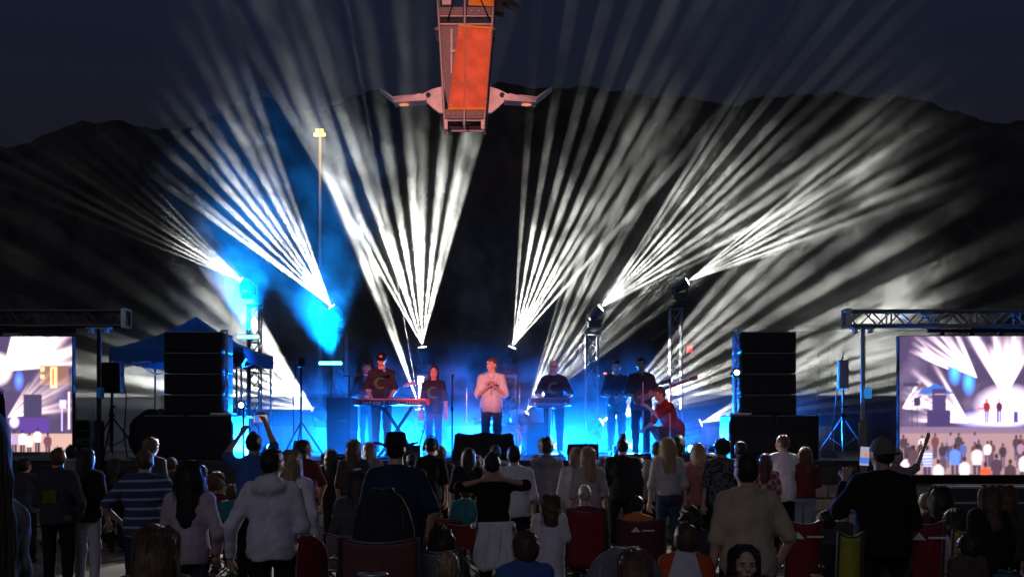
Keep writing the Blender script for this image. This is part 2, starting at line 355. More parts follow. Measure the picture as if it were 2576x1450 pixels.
def gantry(u0, u1, upost, label, side):
    D = DSC+.12; a = P(u0, 801, D); b = P(u1, 801, D)
    t = thing('screen_truss', label, 'truss', (a.x, D, a.z), group='trusses carrying the video screens')
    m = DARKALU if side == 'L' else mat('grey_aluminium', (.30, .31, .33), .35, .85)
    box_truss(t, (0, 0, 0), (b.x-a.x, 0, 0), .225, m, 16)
    e = (b.x-a.x) if side == 'L' else 0
    fr = MB().box((e, 0, .135), (.07, .30, .025)).box((e, 0, -.135), (.07, .30, .025)).box((e, .14, 0), (.07, .025, .27)).box((e, -.14, 0), (.07, .025, .27))
    obj('end_plate', fr, ALU, t)
    hp = (P(upost, 0, D).x-a.x)
    lo = 0 if side == 'L' else hp+1.0
    hi = hp-.35 if side == 'L' else b.x-a.x
    rod('hanging_pipe', (lo, 0, -.185), (hi, 0, -.185), .03, BLACKM, t, 8)
    for i in range(5):
        x = lo+(hi-lo)*(i+.5)/5; obj('clamp', MB().box((x, 0, -.225), (.07, .07, .13), bev=.01), BLACKM, t)
    p = thing('lift_tower', label.replace('truss', 'lift post').replace('Dark', 'dark'), 'lift tower', (a.x+hp, D, 0), group='lift posts under the screen trusses')
    tag(p, ('dark' if side == 'L' else 'blue-lit')+' upright lift post holding up the '+('left' if side == 'L' else 'right')+' screen truss')
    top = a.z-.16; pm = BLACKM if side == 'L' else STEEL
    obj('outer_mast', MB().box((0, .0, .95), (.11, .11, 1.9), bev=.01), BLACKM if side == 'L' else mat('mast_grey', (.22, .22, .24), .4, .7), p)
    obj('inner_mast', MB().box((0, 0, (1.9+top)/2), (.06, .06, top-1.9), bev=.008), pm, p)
    obj('head_plate', MB().box((0, 0, top+.02), (.36, .2, .035)).box((-.12, 0, top-.03), (.05, .12, .07)).box((.12, 0, top-.03), (.05, .12, .07)), STEEL, p)
    obj('winch', MB().box((.05, -.09, 2.32), (.10, .09, .17), bev=.015), glow('winch_blue_glow', (.05, .35, 1), .5) if side == 'R' else mat('winch_body', (.05, .3, .8), .4), p)  # right winch glows blue in place of stage light, it is no lamp
    for sx, sy in ((1, 1), (1, -1), (-1, 1), (-1, -1)): rod('outrigger', (0, 0, .12), (sx*.7, sy*.5, .03), .03, BLACKM, p)
    return t
gantry(-190, 318, 249, 'dark box truss above the left video screen', 'L')
gantry(2128, 2700, 2170, 'grey box truss above the right video screen', 'R')

def cabinet(name, c, d, label, group, parent=None):
    t = thing(name, label, 'loudspeaker', (c[0], c[1], c[2]-d[2]/2), group=group)
    obj('enclosure', MB().box((0, 0, d[2]/2), (d[0], d[1], d[2]), bev=.012), BLACK, t)
    obj('grille', MB().box((0, -d[1]/2-.006, d[2]/2), (d[0]-.05, .016, d[2]-.035), bev=.005), GRILLE, t)
    for s in (-1, 1): obj('side_rail', MB().box((s*(d[0]/2+.009), -.02, d[2]/2), (.014, d[1]*.8, d[2]*.7)), DARKALU, t)
    obj('seam_strip', MB().box((0, -d[1]/2-.011, d[2]-.008), (d[0]-.09, .006, .007)), mat('seam', (.35, .36, .4), .35, .6), t)
    return t
ordn = ['topmost', 'second', 'third', 'lowest']
def stack(u0, u1, su0, su1, side):
    D = 17.9; a = P(u0, 1043, D); b = P(u1, 832, D); H = (b.z-a.z)/4
    for i in range(4):
        cabinet('line_array_cabinet', ((a.x+b.x)/2, D+.4, b.z-H*(i+.5)), (b.x-a.x, .75, H-.012), '%s of four black cabinets in the %s loudspeaker stack' % (ordn[i], side), 'stacked loudspeaker cabinets')
    a2 = P(su0, 1155, D); b2 = P(su1, 1045, D); mid = (a2.x+b2.x)/2
    for j, (x0, x1) in enumerate(((a2.x, mid-.004), (mid+.004, b2.x))):
        cabinet('subwoofer', ((x0+x1)/2, D+.4, (DECK+a.z)/2), (x1-x0, .9, a.z-DECK-.006), 'wide black subwoofer under the %s stack, %s half' % (side, ('left', 'right')[j]), 'subwoofers on the stage deck')
    return a.z, b.z
z0, z1 = stack(411, 556, 358, 584, 'left'); stack(1865, 2003, 1835, 2057, 'right')
for u, lab, D in ((564, 'slim ladder truss beside the left loudspeaker stack', 18.1), (1856, 'slim ladder truss beside the right loudspeaker stack', 18.1)):
    a = P(u, 1041, D); t = thing('ladder_truss', lab, 'truss', (a.x, D, z0), group='slim trusses beside the speaker stacks')
    box_truss(t, (0, 0, .04), (0, 0, z1-z0+.03), .085, ALU, 14, .012, .008)
    obj('base_plate', MB().box((.0, -.05, .02), (.34, .34, .03), bev=.005), mat('white_plate', (.7, .7, .72), .5), t)
    if u > 1000: obj('support_case', MB().box((-.02, .0, -.34), (.30, .3, .66), bev=.01), mat('white_plate', (.7, .7, .72), .5), t)

# black tarpaulin lump behind the left stack
def lump(name, c, r, m, seed, label, cat, flat=0):
    n = 20; v = []; f = []
    for j in range(n+1):
        for i in range(2*n):
            th = PI*j/n; ph = PI*i/n; d = 1+.10*math.sin(3*ph+seed)*math.sin(2*th)+.05*math.sin(7*ph+seed*2+3*th)+.03*math.sin(11*th+5*ph)
            x, y, z = math.sin(th)*math.cos(ph)*d, math.sin(th)*math.sin(ph)*d, -math.cos(th)*d
            z = max(z, -.75)
            v.append((x*r[0], y*r[1], (z+.75)*r[2]))
    for j in range(n):
        for i in range(2*n): f.append((j*2*n+i, j*2*n+(i+1) % (2*n), (j+1)*2*n+(i+1) % (2*n), (j+1)*2*n+i))
    return tag(obj(name, (v, f), m, smooth=True, loc=c), label, cat)
TARP = mat('black_tarp', (.02, .02, .024), .6, noise=.2, bump=.8, bscale=9)
p_ = P(400, 1110, 19.0); lump('tarp_bundle', (p_.x, 19.0, DECK), (.48, .4, .46), TARP, 2, 'rounded black tarpaulin bundle behind the left loudspeaker stack', 'tarp')

# tripod speakers
def tripod_speaker(u, v0, v1, w_, dep, D, yaw, lab, m, polem, foot):
    p = P(u, v1, D); bot = foot; z = p.z; h = (v1-v0)/F*D
    t = thing('speaker_stand', 'tripod stand under the '+lab, 'speaker stand', (p.x, D, bot), yaw, 'tripod speaker stands')
    rod('pole', (0, 0, .12), (0, 0, z-bot-.002), .019, polem, t, 8); rod('sleeve', (0, 0, .3), (0, 0, .85), .027, polem, t, 8)
    obj('hub', MB().box((0, 0, .72), (.09, .09, .07), bev=.02), BLACKM, t); obj('knob', MB().tube((0, -.03, .86), (.07, -.06, .86), .02), BLACKM, t)
    for i in range(3):
        an = i*2*PI/3+.5; d = Vector((math.cos(an), math.sin(an), 0))
        lg = rod('leg', (0, 0, .70), d*.52+Vector((0, 0, .02)), .014, polem, t); rod('brace', d*.26+Vector((0, 0, .36)), (0, 0, .2), .009, polem, t)
    s = thing('loudspeaker', lab, 'loudspeaker', (p.x, D, z), yaw, 'loudspeakers on tripods')
    obj('enclosure', MB().prism([(-w_/2, 0), (w_/2, 0), (w_/2*.96, h), (-w_/2*.96, h)], -dep/2, dep/2), m, s)
    obj('grille', MB().box((0, -dep/2-.008, h/2), (w_-.03, .012, h-.04), bev=.004), GRILLE if m is BLACK else m, s)
    obj('handle', MB().box((w_/2+.008, 0, h*.6), (.014, .14, .06), bev=.005), BLACKM, s)
    return t
tripod_speaker(281, 912, 987, .34, .34, 18.4, .12, 'black loudspeaker on a tripod left of the canopy', BLACK, BLACKM, DECK)
tripod_speaker(2120, 906, 977, .17, .30, 18.4, -.25, 'slim blue-lit loudspeaker on a tripod right of the stage', mat('grey_speaker', (.30, .31, .33), .5), STEEL, DECK)

# pop-up canopy behind the left stack
D0 = 19.6
cn = thing('canopy_tent', 'blue pop-up canopy tent behind the left loudspeaker stack', 'tent', (P(440, 0, D0).x, D0+1.3, DECK))
CAN = mat('canopy_fabric', (.03, .14, .36), .75, noise=.12, nscale=3, bump=.4, bscale=6)
hw, hd, ze, zp = 1.18, 1.22, P(0, 873, D0).z-DECK, P(0, 795, D0+1.3).z-DECK
cb = CAN.node_tree.nodes; tl_ = cb.new('ShaderNodeBsdfTranslucent'); tl_.inputs[0].default_value = (.03, .16, .42, 1); ms_ = cb.new('ShaderNodeMixShader'); ms_.inputs[0].default_value = .3
CAN.node_tree.links.new(cb['Principled BSDF'].outputs[0], ms_.inputs[1]); CAN.node_tree.links.new(tl_.outputs[0], ms_.inputs[2]); CAN.node_tree.links.new(ms_.outputs[0], cb['Material Output'].inputs[0])
cor = [(-hw, -hd), (hw, -hd), (hw, hd), (-hw, hd)]
for i in range(4):
    a, b = cor[i], cor[(i+1) % 4]
    mb = MB(); N = 10; v = []; f = []
    for j in range(N+1):
        for q in range(N+1):
            tt, ss = j/N, q/N; ex = (a[0]+(b[0]-a[0])*ss, a[1]+(b[1]-a[1])*ss)
            v.append((ex[0]*(1-tt), ex[1]*(1-tt), ze+(zp-ze)*tt-.09*math.sin(PI*tt)-.05*math.sin(PI*ss)*(1-tt)))
    for j in range(N):
        for q in range(N): f.append((j*(N+1)+q, j*(N+1)+q+1, (j+1)*(N+1)+q+1, (j+1)*(N+1)+q))
    obj('roof_panel', (v, f), CAN, cn, True)
    v = []; f = []
    for q in range(N+1):
        ss = q/N; ex = (a[0]+(b[0]-a[0])*ss, a[1]+(b[1]-a[1])*ss); sag = .05*math.sin(PI*ss)
        v += [(ex[0]*1.003, ex[1]*1.003, ze-sag), (ex[0]*1.01, ex[1]*1.01, ze-.24-.01*math.cos(q*PI))]
    for q in range(N): f.append((2*q, 2*q+1, 2*q+3, 2*q+2))
    obj('valance', (v, f), CAN, cn)
    rod('leg', (a[0]*.97, a[1]*.97, 0), (a[0]*.97, a[1]*.97, ze-.02), .02, STEEL, cn)
    for s in (0, 1):
        A = Vector((a[0]*.96, a[1]*.96, ze-.05-.3*s)); B = Vector((b[0]*.96, b[1]*.96, ze-.35+.3*s)); rod('scissor_brace', A, B, .012, STEEL, cn)

# small monitor on a stick, tilted flood beside canopy
def stick_monitor(u, v0, D, label):
    p = P(u, v0+22, D); t = thing('monitor_stand', 'tall mast with tripod feet and a dark weight bag, left of the stage', 'stand', (p.x, D, DECK))
    rod('pole', (0, 0, .02), (0, 0, p.z-DECK-.002), .017, BLACKM, t, 8)
    for i in range(3):
        an = i*2*PI/3+.5; rod('leg', (0, 0, .62), (.42*math.cos(an), .42*math.sin(an), .02), .014, BLACKM, t)
    obj('weight_bag', MB().prism([(-.13, .0), (.17, .02), (.10, .28), (-.07, .30)], -.26, -.16), TARP, t)
    s = thing('loudspeaker', label, 'loudspeaker', (p.x, D, p.z), .3)
    obj('enclosure', MB().box((0, 0, .08), (.12, .14, .16), bev=.015), BLACK, s); obj('grille', MB().box((0, -.074, .08), (.1, .008, .13)), GRILLE, s)
stick_monitor(757, 900, 19.2, 'small black cube loudspeaker on a tall mast')
p_ = P(595, 945, 19.4)
t = thing('flood_lamp', 'black unlit flood lamp on a stand under the canopy edge', 'lamp', (p_.x, 19.4, DECK))
obj('housing', MB().prism([(-.13, 1.65), (.10, 1.60), (.17, 1.72), (.14, 1.80), (-.10, 1.92), (-.07, 1.78)], -.09, .09), BLACK, t)
obj('yoke', MB().box((0, .0, 1.60), (.2, .04, .03)), BLACKM, t); rod('pole', (0, 0, 0), (0, 0, 1.59), .018, BLACKM, t)
for i in range(3): rod('leg', (0, 0, .5), (.3*math.cos(i*2.1), .3*math.sin(i*2.1), .02), .012, BLACKM, t)
# equipment rack beneath it
p_ = P(585, 1020, 19.9)
t = thing('equipment_rack', 'grey equipment rack with keyboards beside the left loudspeaker stack', 'rack', (p_.x, 19.9, DECK))
obj('frame', MB().box((-.22, 0, .35), (.03, .4, .7)).box((.22, 0, .35), (.03, .4, .7)).box((0, 0, .02), (.47, .4, .03)).box((0, 0, .71), (.6, .45, .04)), ALU, t)
for i in range(4): obj('rack_unit', MB().box((0, 0, .12+i*.15), (.40, .36, .12), bev=.006), DARKALU if i % 2 else BLACK, t)
obj('mixer', MB().prism([(-.2, .735), (.2, .735), (.2, .80), (-.2, .95)], -.15, .15), BLACK, t)

# ---- road cases
CASEM = mat('case_laminate', (.03, .03, .033), .5, noise=.15); EDGE = mat('case_edge', (.45, .46, .48), .35, .85)
def road_case(c, d, label, group='wheeled road cases'):
    t = thing('road_case', label, 'road case', c, group=group); x, y, z = d
    obj('body', MB().box((0, 0, .12+z/2), (x, y, z), bev=.006), CASEM, t)
    for sx in (-1, 1):
        for sy in (-1, 1):
            obj('corner_edge', MB().box((sx*x/2, sy*y/2, .12+z/2), (.035, .035, z+.01)), EDGE, t)
            obj('caster', MB().tube((sx*(x/2-.1)-.02, sy*(y/2-.1), .06), (sx*(x/2-.1)+.02, sy*(y/2-.1), .06), .058, n=12), BLACK, t)
    for zz in (.12, .12+z*.72, .12+z):
        for sy in (-1, 1): obj('edge_rail', MB().box((0, sy*(y/2+.003), zz), (x-.04, .03, .03)), EDGE, t)
    for sx in (-.25, .25):
        h_ = obj('handle_dish', MB().box((sx*x, -y/2-.006, .12+z*.42), (.2, .012, .13), bev=.004), EDGE, t); obj('grip', MB().box((sx*x, -y/2-.02, .12+z*.42), (.12, .02, .03), bev=.008), BLACK, h_)
p_ = P(2436, 0, 16.4); road_case((p_.x, 16.4, 0), (.80, .6, .80), 'black road case with metal edges under the right screen, left of the pair')
p_ = P(2560, 0, 16.4); road_case((p_.x+.1, 16.4, 0), (.80, .6, .80), 'black road case with metal edges at the right picture edge')
p_ = P(214, 0, 19.6); road_case((p_.x, 19.6, DECK-.1), (.42, .6, .62), 'dark upright road case between left screen and tripod speaker')

# ---- added container, stands in for a smear of light behind left
p_ = P(255, 1130, 27.5)
t = thing('added_container', 'pale grey corrugated container added for the light smear behind the left truss', 'container', (p_.x, 27.5, 0))
for i in range(14): obj('corrugated_panel', MB().box((-1.3+i*.2, 0 if i % 2 else .03, 1.35), (.2, .05, 2.4)), mat('container_grey', (.22, .225, .23), .6, noise=.12, nscale=2), t)
obj('frame', MB().box((0, -.01, 2.6), (2.9, .1, .12)).box((0, -.01, .1), (2.9, .1, .14)).box((-1.42, -.01, 1.35), (.1, .1, 2.5)).box((1.42, -.01, 1.35), (.1, .1, 2.5)), mat('container_frame', (.3, .31, .32), .6), t)
obj('body', MB().box((0, 1.1, 1.35), (2.8, 2.1, 2.55)), mat('container_grey', (.22, .225, .23), .6), t)

# ---- building to the right behind, with sign, banner
D = 62
b0 = P(1690, 1080, D); b1 = P(2420, 832, D); W_ = b1.x-b0.x; H_ = b1.z
t = thing('flat_roof_building', 'dark brown flat roofed building far behind the right loudspeaker stack', 'building', (b0.x, D, 0))
obj('wall', MB().box((W_/2, 4, H_/2), (W_, 8, H_)), mat('brown_stucco', (.05, .042, .037), .9, noise=.25, nscale=.6), t)
obj('roof_trim', MB().box((W_/2, 3.9, H_+.15), (W_+.3, 8.3, .3)), mat('trim', (.16, .12, .09), .8), t)
for i in range(9):
    for j in range(2):
        wx = 1.0+i*(W_-2)/8; wz = 2.0+j*2.7
        if wx > W_*.5 and wx < W_*.6: continue
        f_ = obj('window', MB().box((wx, -.03, wz), (1.15, .08, 1.5)), mat('window_frame_dark', (.05, .045, .04), .6), t); obj('pane', MB().box((wx, -.075, wz), (1.0, .03, 1.35)), mat('dark_glass', (.01, .011, .014), .1), f_)
sp = P(1735, 877, D-.3)
t = thing('red_sign', 'small lit red sign on the far dark building', 'sign', (sp.x, D-.12, sp.z))
obj('panel', MB().box((0, 0, 0), (.36, .08, .5), bev=.02), BLACK, t)
obj('lit_face', MB().prism([(-.15, -.2), (-.05, -.2), (-.04, .05), (.03, -.2), (.14, -.2), (.15, .2), (.06, .2), (.05, -.03), (-.03, .2), (-.15, .2)], -.07, -.045), glow('red_sign', (1, .03, .03), 2.0), t)
bp = P(2090, 925, 40)
t = thing('hanging_banner', 'dark green banner with a pale bottle emblem right of the stage', 'banner', (bp.x, 40, 0))
zb = bp.z
obj('cloth', MB().sheet(lambda a, b: (-.4+a*.8, .02*math.sin(a*9), zb-1.0+b*2.0), 12, 4, .02), mat('banner_green', (.02, .07, .05), .8), t)
obj('bottle_emblem', MB().prism([(-.07, zb+.05), (.07, zb+.05), (.075, zb+.45), (.025, zb+.62), (.025, zb+.78), (-.025, zb+.78), (-.025, zb+.62), (-.075, zb+.45)], -.05, -.035), mat('emblem', (.4, .42, .36), .7), t)
obj('letter_row', MB().box((-.24, -.045, zb-.42), (.1, .012, .16)).box((-.08, -.045, zb-.42), (.1, .012, .16)).box((.08, -.045, zb-.42), (.1, .012, .16)).box((.24, -.045, zb-.42), (.1, .012, .16)), mat('emblem', (.4, .42, .36), .7), t)
rod('post', (-.44, .03, 0), (-.44, .03, zb+1.1), .03, BLACKM, t); rod('post', (.44, .03, 0), (.44, .03, zb+1.1), .03, BLACKM, t)

# ---- yellow floodlight mast and a few far lamps
lp = P(805, 340, 72)
t = thing('light_mast', 'tall mast with glowing yellow floodlights behind the stage', 'light mast', (lp.x, 72, 0))
obj('pole', MB().tube((0, 0, 0), (0, 0, lp.z), .16, .09, 10), mat('galvanised', (.35, .33, .26), .5, .5), t, True)
obj('crossarm', MB().box((0, 0, lp.z), (.8, .1, .1)).box((0, 0, lp.z+.25), (.6, .1, .08)), mat('galvanised', (.35, .33, .26), .5, .5), t)
for x, z in ((-.26, .0), (.0, .0), (.26, 0), (-.14, .25), (.14, .25)):
    h_ = obj('floodlight', MB().box((x, -.08, lp.z+z), (.3, .2, .26), bev=.03), BLACKM, t); obj('lit_lens', MB().box((x, -.2, lp.z+z-.02), (.23, .03, .20), bev=.01), glow('sodium', (1, .55, .05), 6), h_)


lt = bpy.data.lights.new('sodium_lamp', 'POINT'); lt.energy = 260; lt.color = (1, .6, .08); lt.shadow_soft_size = .3
lo_ = bpy.data.objects.new('sodium_lamp', lt); COL.objects.link(lo_); lo_.parent = t; lo_.location = (0, -1.2, lp.z-.4)
for u, v, c_, lab in ((1502, 944, (1, .6, .2), 'tiny warm street lamp far away behind the right keyboard player'), (1543, 937, (1, .35, .1), 'tiny orange street lamp far behind the stage, rightmost of three'), (1521, 938, (1, .12, .05), 'tiny red-orange lamp far behind the stage, middle of three')):
    q = P(u, v, 120); t = thing('street_lamp', lab, 'street lamp', (q.x, 120, 0), group='far street lamps')
    obj('pole', MB().tube((0, 0, 0), (0, 0, q.z), .08, .05), BLACKM, t); obj('lamp_head', MB().box((0, -.15, q.z+.05), (.35, .5, .14), bev=.03), BLACKM, t)
    obj('lit_lens', MB().box((0, -.36, q.z-.03), (.3, .14, .16), bev=.02), glow('far_%d' % u, c_, 5), t)

# ================================================================== HANGING MAST WITH ORANGE PANELS
DM = 19.0
c0 = P(1170, 341, DM); K = .2442/F*DM
t = thing('hanging_mast', 'hanging metal mast with orange panels and two winged lamps above the stage', 'mast', (c0.x, DM, c0.z))
q = lambda c, r: ((c-1100)*K, (1395-r)*K)
MF = mat('mast_frame', (.45, .40, .40), .45, .5, noise=.15, nscale=8); MD = mat('mast_dark', (.20, .16, .16), .6, .2, noise=.2)
ORG = mat('orange_panel', (.66, .15, .055), .6, noise=.30, nscale=3.5, bump=.5, bscale=5); ORG2 = mat('amber_panel', (.80, .30, .03), .6, noise=.1, nscale=6)
def post(name, pts, y, r, m=MF):
    for (a, b) in zip(pts[:-1], pts[1:]):
        x0, z0_ = q(*a); x1, z1_ = q(*b); rod(name, (x0, y, z0_), (x1, y, z1_), r, m, t, 8)
for y in (-.33, .33):
    post('corner_post', [(775, -900), (828, 80), (845, 330), (900, 1330)], y, .022)
    post('corner_post', [(1405, -900), (1395, 60), (1380, 330), (1298, 1330)], y, .022)
post('centre_post', [(1108, -900), (1105, 330), (1098, 1350)], -.36, .022)
def plate(name, pts, y0, y1, m, par=None): return obj(name, MB().prism([q(*p) for p in pts][::-1], y0, y1), m, par or t)
plate('orange_panel', [(1045, 342), (1380, 366), (1316, 1192), (935, 1192)], -.375, -.345, ORG)
obj('panel_seam', MB().tube((*[q(1100, 350)[0]], -.378, q(0, 350)[1]), (q(1098, 0)[0], -.378, q(0, 1190)[1]), .012), mat('seam_orange', (.75, .25, .08), .5), t)
plate('panel_hem', [(1040, 338), (1384, 362), (1384, 380), (1040, 356)], -.385, -.34, ORG2); plate('panel_hem', [(933, 1176), (1318, 1176), (1318, 1196), (933, 1196)], -.385, -.34, ORG2)
plate('dark_panel', [(850, 372), (1045, 342), (938, 1180), (902, 1000)], -.325, -.315, MD)
plate('amber_panel', [(1160, -900), (1408, -900), (1396, 150), (1142, 140)], -.375, -.345, ORG2)
plate('dark_panel', [(960, 372), (980, 372), (975, 820), (962, 820)], -.345, -.33, MF); plate('latch', [(957, 588), (1008, 584), (1008, 612), (957, 618)], -.37, -.33, MF)
for (x0, x1, y0, y1) in ((845, 1086, 158, 236), (1128, 1372, 158, 236), (908, 1085, 1200, 1282), (1115, 1296, 1200, 1282)):
    pb = plate('bolt_bar', [(x0, y0), (x1, y0), (x1, y1), (x0, y1)], -.37, -.32, MD)
    for i in range(3):
        bx, bz = q(x0+(x1-x0)*(.2+.3*i), (y0+y1)/2); obj('bolt', MB().lathe([(.026, 0), (.026, .012), (.016, .022), (.001, .026)], (bx, -.372, bz), 10, Matrix.Rotation(PI/2, 3, 'X')), MF, pb, True)
for yy in (-.33, .33):
    for (x0, x1, r) in ((845, 1375, 240), (852, 1372, 322), (902, 1300, 1295), (905, 1298, 1195)):
        a_ = q(x0, r); b_ = q(x1, r); rod('cross_bar', (a_[0], yy, a_[1]), (b_[0], yy, b_[1]), .016, MF, t)
for (xx, r) in ((845, 240), (1375, 240), (852, 322), (1372, 322), (902, 1295), (1300, 1295)):
    a_ = q(xx, r); rod('side_bar', (a_[0], -.33, a_[1]), (a_[0], .33, a_[1]), .014, MF, t)
plate('flange', [(790, 365), (850, 322), (1372, 322), (1412, 365), (1372, 385), (850, 385)], -.30, .30, MD)
plate('black_core', [(865, 255), (1360, 255), (1360, 318), (865, 318)], -.28, .28, BLACK)
plate('back_panel', [(850, 380), (1378, 380), (1300, 1290), (905, 1290)], .28, .30, MD)
plate('foot', [(895, 1290), (930, 1290), (930, 1388), (898, 1388)], -.36, -.28, MF); plate('foot', [(1268, 1290), (1305, 1290), (1302, 1386), (1268, 1386)], -.36, -.28, MF)
obj('spike', MB().tube((q(1098, 0)[0], -.33, q(0, 1320)[1]), (q(1098, 0)[0], -.33, q(0, 1396)[1]), .03, .006), MF, t)
for k_, (x0, y0) in enumerate(((875, 75), (865, -120))): plate('junction_box', [(x0, y0), (x0+90, y0), (x0+90, y0+55), (x0, y0+55)], -.36, -.30, mat('junction_pale', (.7, .6, .6), .5))
for r0 in (-880, -560, -240):
    a_, b_ = q(790, r0), q(1100, r0+300); rod('lattice', (a_[0], -.33, a_[1]), (b_[0], -.33, b_[1]), .014, MF, t); a_, b_ = q(1100, r0), q(790, r0+300); rod('lattice', (a_[0], -.33, a_[1]), (b_[0], -.33, b_[1]), .014, MF, t)
a_, b_ = q(830, 75), q(1110, 45); rod('cross_bar', (a_[0], -.33, a_[1]), (b_[0], -.33, b_[1]), .022, MF, t)
obj('dark_bracket', MB().prism([q(*p) for p in [(1400, 60), (1480, -10), (1650, 90), (1640, 125), (1480, 60), (1500, 140), (1490, 180), (1405, 150)]][::-1], -.2, .05), BLACKM, t)
for s in (-1, 1):
    mx = lambda pts: [(1100+s*(c-1100), r) for c, r in pts]
    dirf = (lambda L: L) if s < 0 else (lambda L: L[::-1])
    wg = plate('wing_bracket', dirf(mx([(884, 900), (835, 903), (760, 925), (640, 985), (690, 1045), (760, 1110), (830, 1165), (884, 1172)])), -.04, .04, MF)
    hx, hz = q(1100+s*(720-1100), 985); obj('bracket_hole', MB().tube((hx, -.046, hz), (hx, .046, hz), .045, n=14), BLACK, wg)
    lb = plate('lamp_arm', dirf(mx([(640, 985), (560, 1005), (365, 1030), (372, 1080), (700, 1055), (705, 1010)])), -.14, .14, MF)
    plate('wing_tip', dirf(mx([(210, 918), (365, 1024), (560, 1003), (380, 1042), (362, 1046)])), -.17, .17, MF)
    gx, gz = q(1100+s*(470-1100), 1079); obj('lit_lens', MB().ell((gx, 0, gz), (.09, .06, .016), 8), glow('warm_lens', (1, .32, .14), .9), lb, True)
for c_a, c_b, yy_ in ((900, 1010, -.40), (1330, 1250, -.39)):
    pts = [(q(c_a, -900)[0], yy_, q(0, -900)[1]), (q(c_a+20, -200)[0], yy_-.03, q(0, -200)[1]), (q(c_b, 60)[0], yy_-.04, q(0, 60)[1]), (q(c_a+30, 300)[0], yy_, q(0, 300)[1])]
    obj('hose', MB().path(pts, .014, 6), BLACK, t, True)
for (sx_, sy_) in ((1060, 420), (1350, 430), (1000, 900), (1320, 1120), (960, 1150), (1360, 400)):
    x_, z_ = q(sx_, sy_); obj('rivet', MB().lathe([(.014, 0), (.012, .008), (.001, .010)], (x_, -.376, z_), 8, Matrix.Rotation(PI/2, 3, 'X')), MF, t)
a_ = q(1100, -900); rod('lifting_cable', (a_[0], 0, a_[1]), (a_[0], 0, a_[1]+6), .02, STEEL, t)
obj('top_frame', MB().box((a_[0], 0, a_[1]), (1.1, .75, .06)), MF, t)
# ================================================================== STAGE LIGHTS (real spots with a gobo, shining through smoke)
def aim_matrix(d):           # -Z along d, X in the picture plane, Y along depth
    z = -d.normalized(); y = Vector((0, 1, 0)); y = (y-z*y.dot(z)).normalized(); x = y.cross(z)
    return Matrix((x, y, z)).transposed()

def gobo_light(par, loc, d, half, energy, scale, thr, rows, seed, col=(.97, .98, .88), base=.012):
    l = bpy.data.lights.new('gobo_lamp', 'SPOT'); o = bpy.data.objects.new('gobo_lamp', l); COL.objects.link(o); o.parent = par
    o.location = loc; o.rotation_euler = aim_matrix(d).to_euler()
    l.spot_size = math.radians(half*2); l.spot_blend = .12; l.energy = energy; l.shadow_soft_size = 0.0
    l.use_nodes = True; nt = l.node_tree; n = nt.nodes; n.clear(); L = nt.links
    tc = n.new('ShaderNodeTexCoord'); sx = n.new('ShaderNodeSeparateXYZ'); L.new(tc.outputs['Normal'], sx.inputs[0])
    def mth(op, a, b):
        m = n.new('ShaderNodeMath'); m.operation = op
        for i, q_ in enumerate((a, b)):
            if q_ is None: continue
            if isinstance(q_, (int, float)): m.inputs[i].default_value = q_
            else: L.new(q_, m.inputs[i])
        return m.outputs[0]
    u = mth('DIVIDE', sx.outputs[0], sx.outputs[2]); v = mth('DIVIDE', sx.outputs[1], sx.outputs[2])
    vo = n.new('ShaderNodeTexVoronoi'); vo.voronoi_dimensions = '1D'; vo.inputs['Scale'].default_value = scale; vo.inputs['Randomness'].default_value = .6
    L.new(mth('ADD', u, seed*3.17), vo.inputs['W'])
    mr = n.new('ShaderNodeMapRange'); mr.inputs['From Min'].default_value = thr*1.2; mr.inputs['From Max'].default_value = thr*.8; mr.inputs['To Min'].default_value = base; L.new(vo.outputs['Distance'], mr.inputs['Value'])
    sp = n.new('ShaderNodeSeparateColor'); L.new(vo.outputs['Color'], sp.inputs[0])
    br = n.new('ShaderNodeMapRange'); br.inputs['To Min'].default_value = .35; br.inputs['To Max'].default_value = 1.25; L.new(sp.outputs[0], br.inputs['Value'])
    ya = mth('ABSOLUTE', v, None); ym = n.new('ShaderNodeMapRange'); ym.inputs['From Min'].default_value = 1.03/rows; ym.inputs['From Max'].default_value = .95/rows; L.new(ya, ym.inputs['Value'])
    fo = n.new('ShaderNodeLightFalloff'); fo.inputs['Strength'].default_value = 1
    st_ = mth('MULTIPLY', mth('MULTIPLY', mr.outputs[0], br.outputs[0]), mth('MULTIPLY', ym.outputs[0], fo.outputs['Quadratic']))
    em = n.new('ShaderNodeEmission'); em.inputs[0].default_value = (*col, 1); L.new(st_, em.inputs['Strength'])
    ou = n.new('ShaderNodeOutputLight'); L.new(em.outputs[0], ou.inputs[0])
    return o
def spot(par, loc, d, half, energy, col, blend=.6, size=.05, name='wash_lamp'):
    l = bpy.data.lights.new(name, 'SPOT'); o = bpy.data.objects.new(name, l); COL.objects.link(o); o.parent = par
    o.location = loc; o.rotation_euler = Vector(d).to_track_quat('-Z', 'Y').to_euler()
    l.spot_size = math.radians(half*2); l.spot_blend = blend; l.energy = energy; l.color = col; l.shadow_soft_size = size
    return o

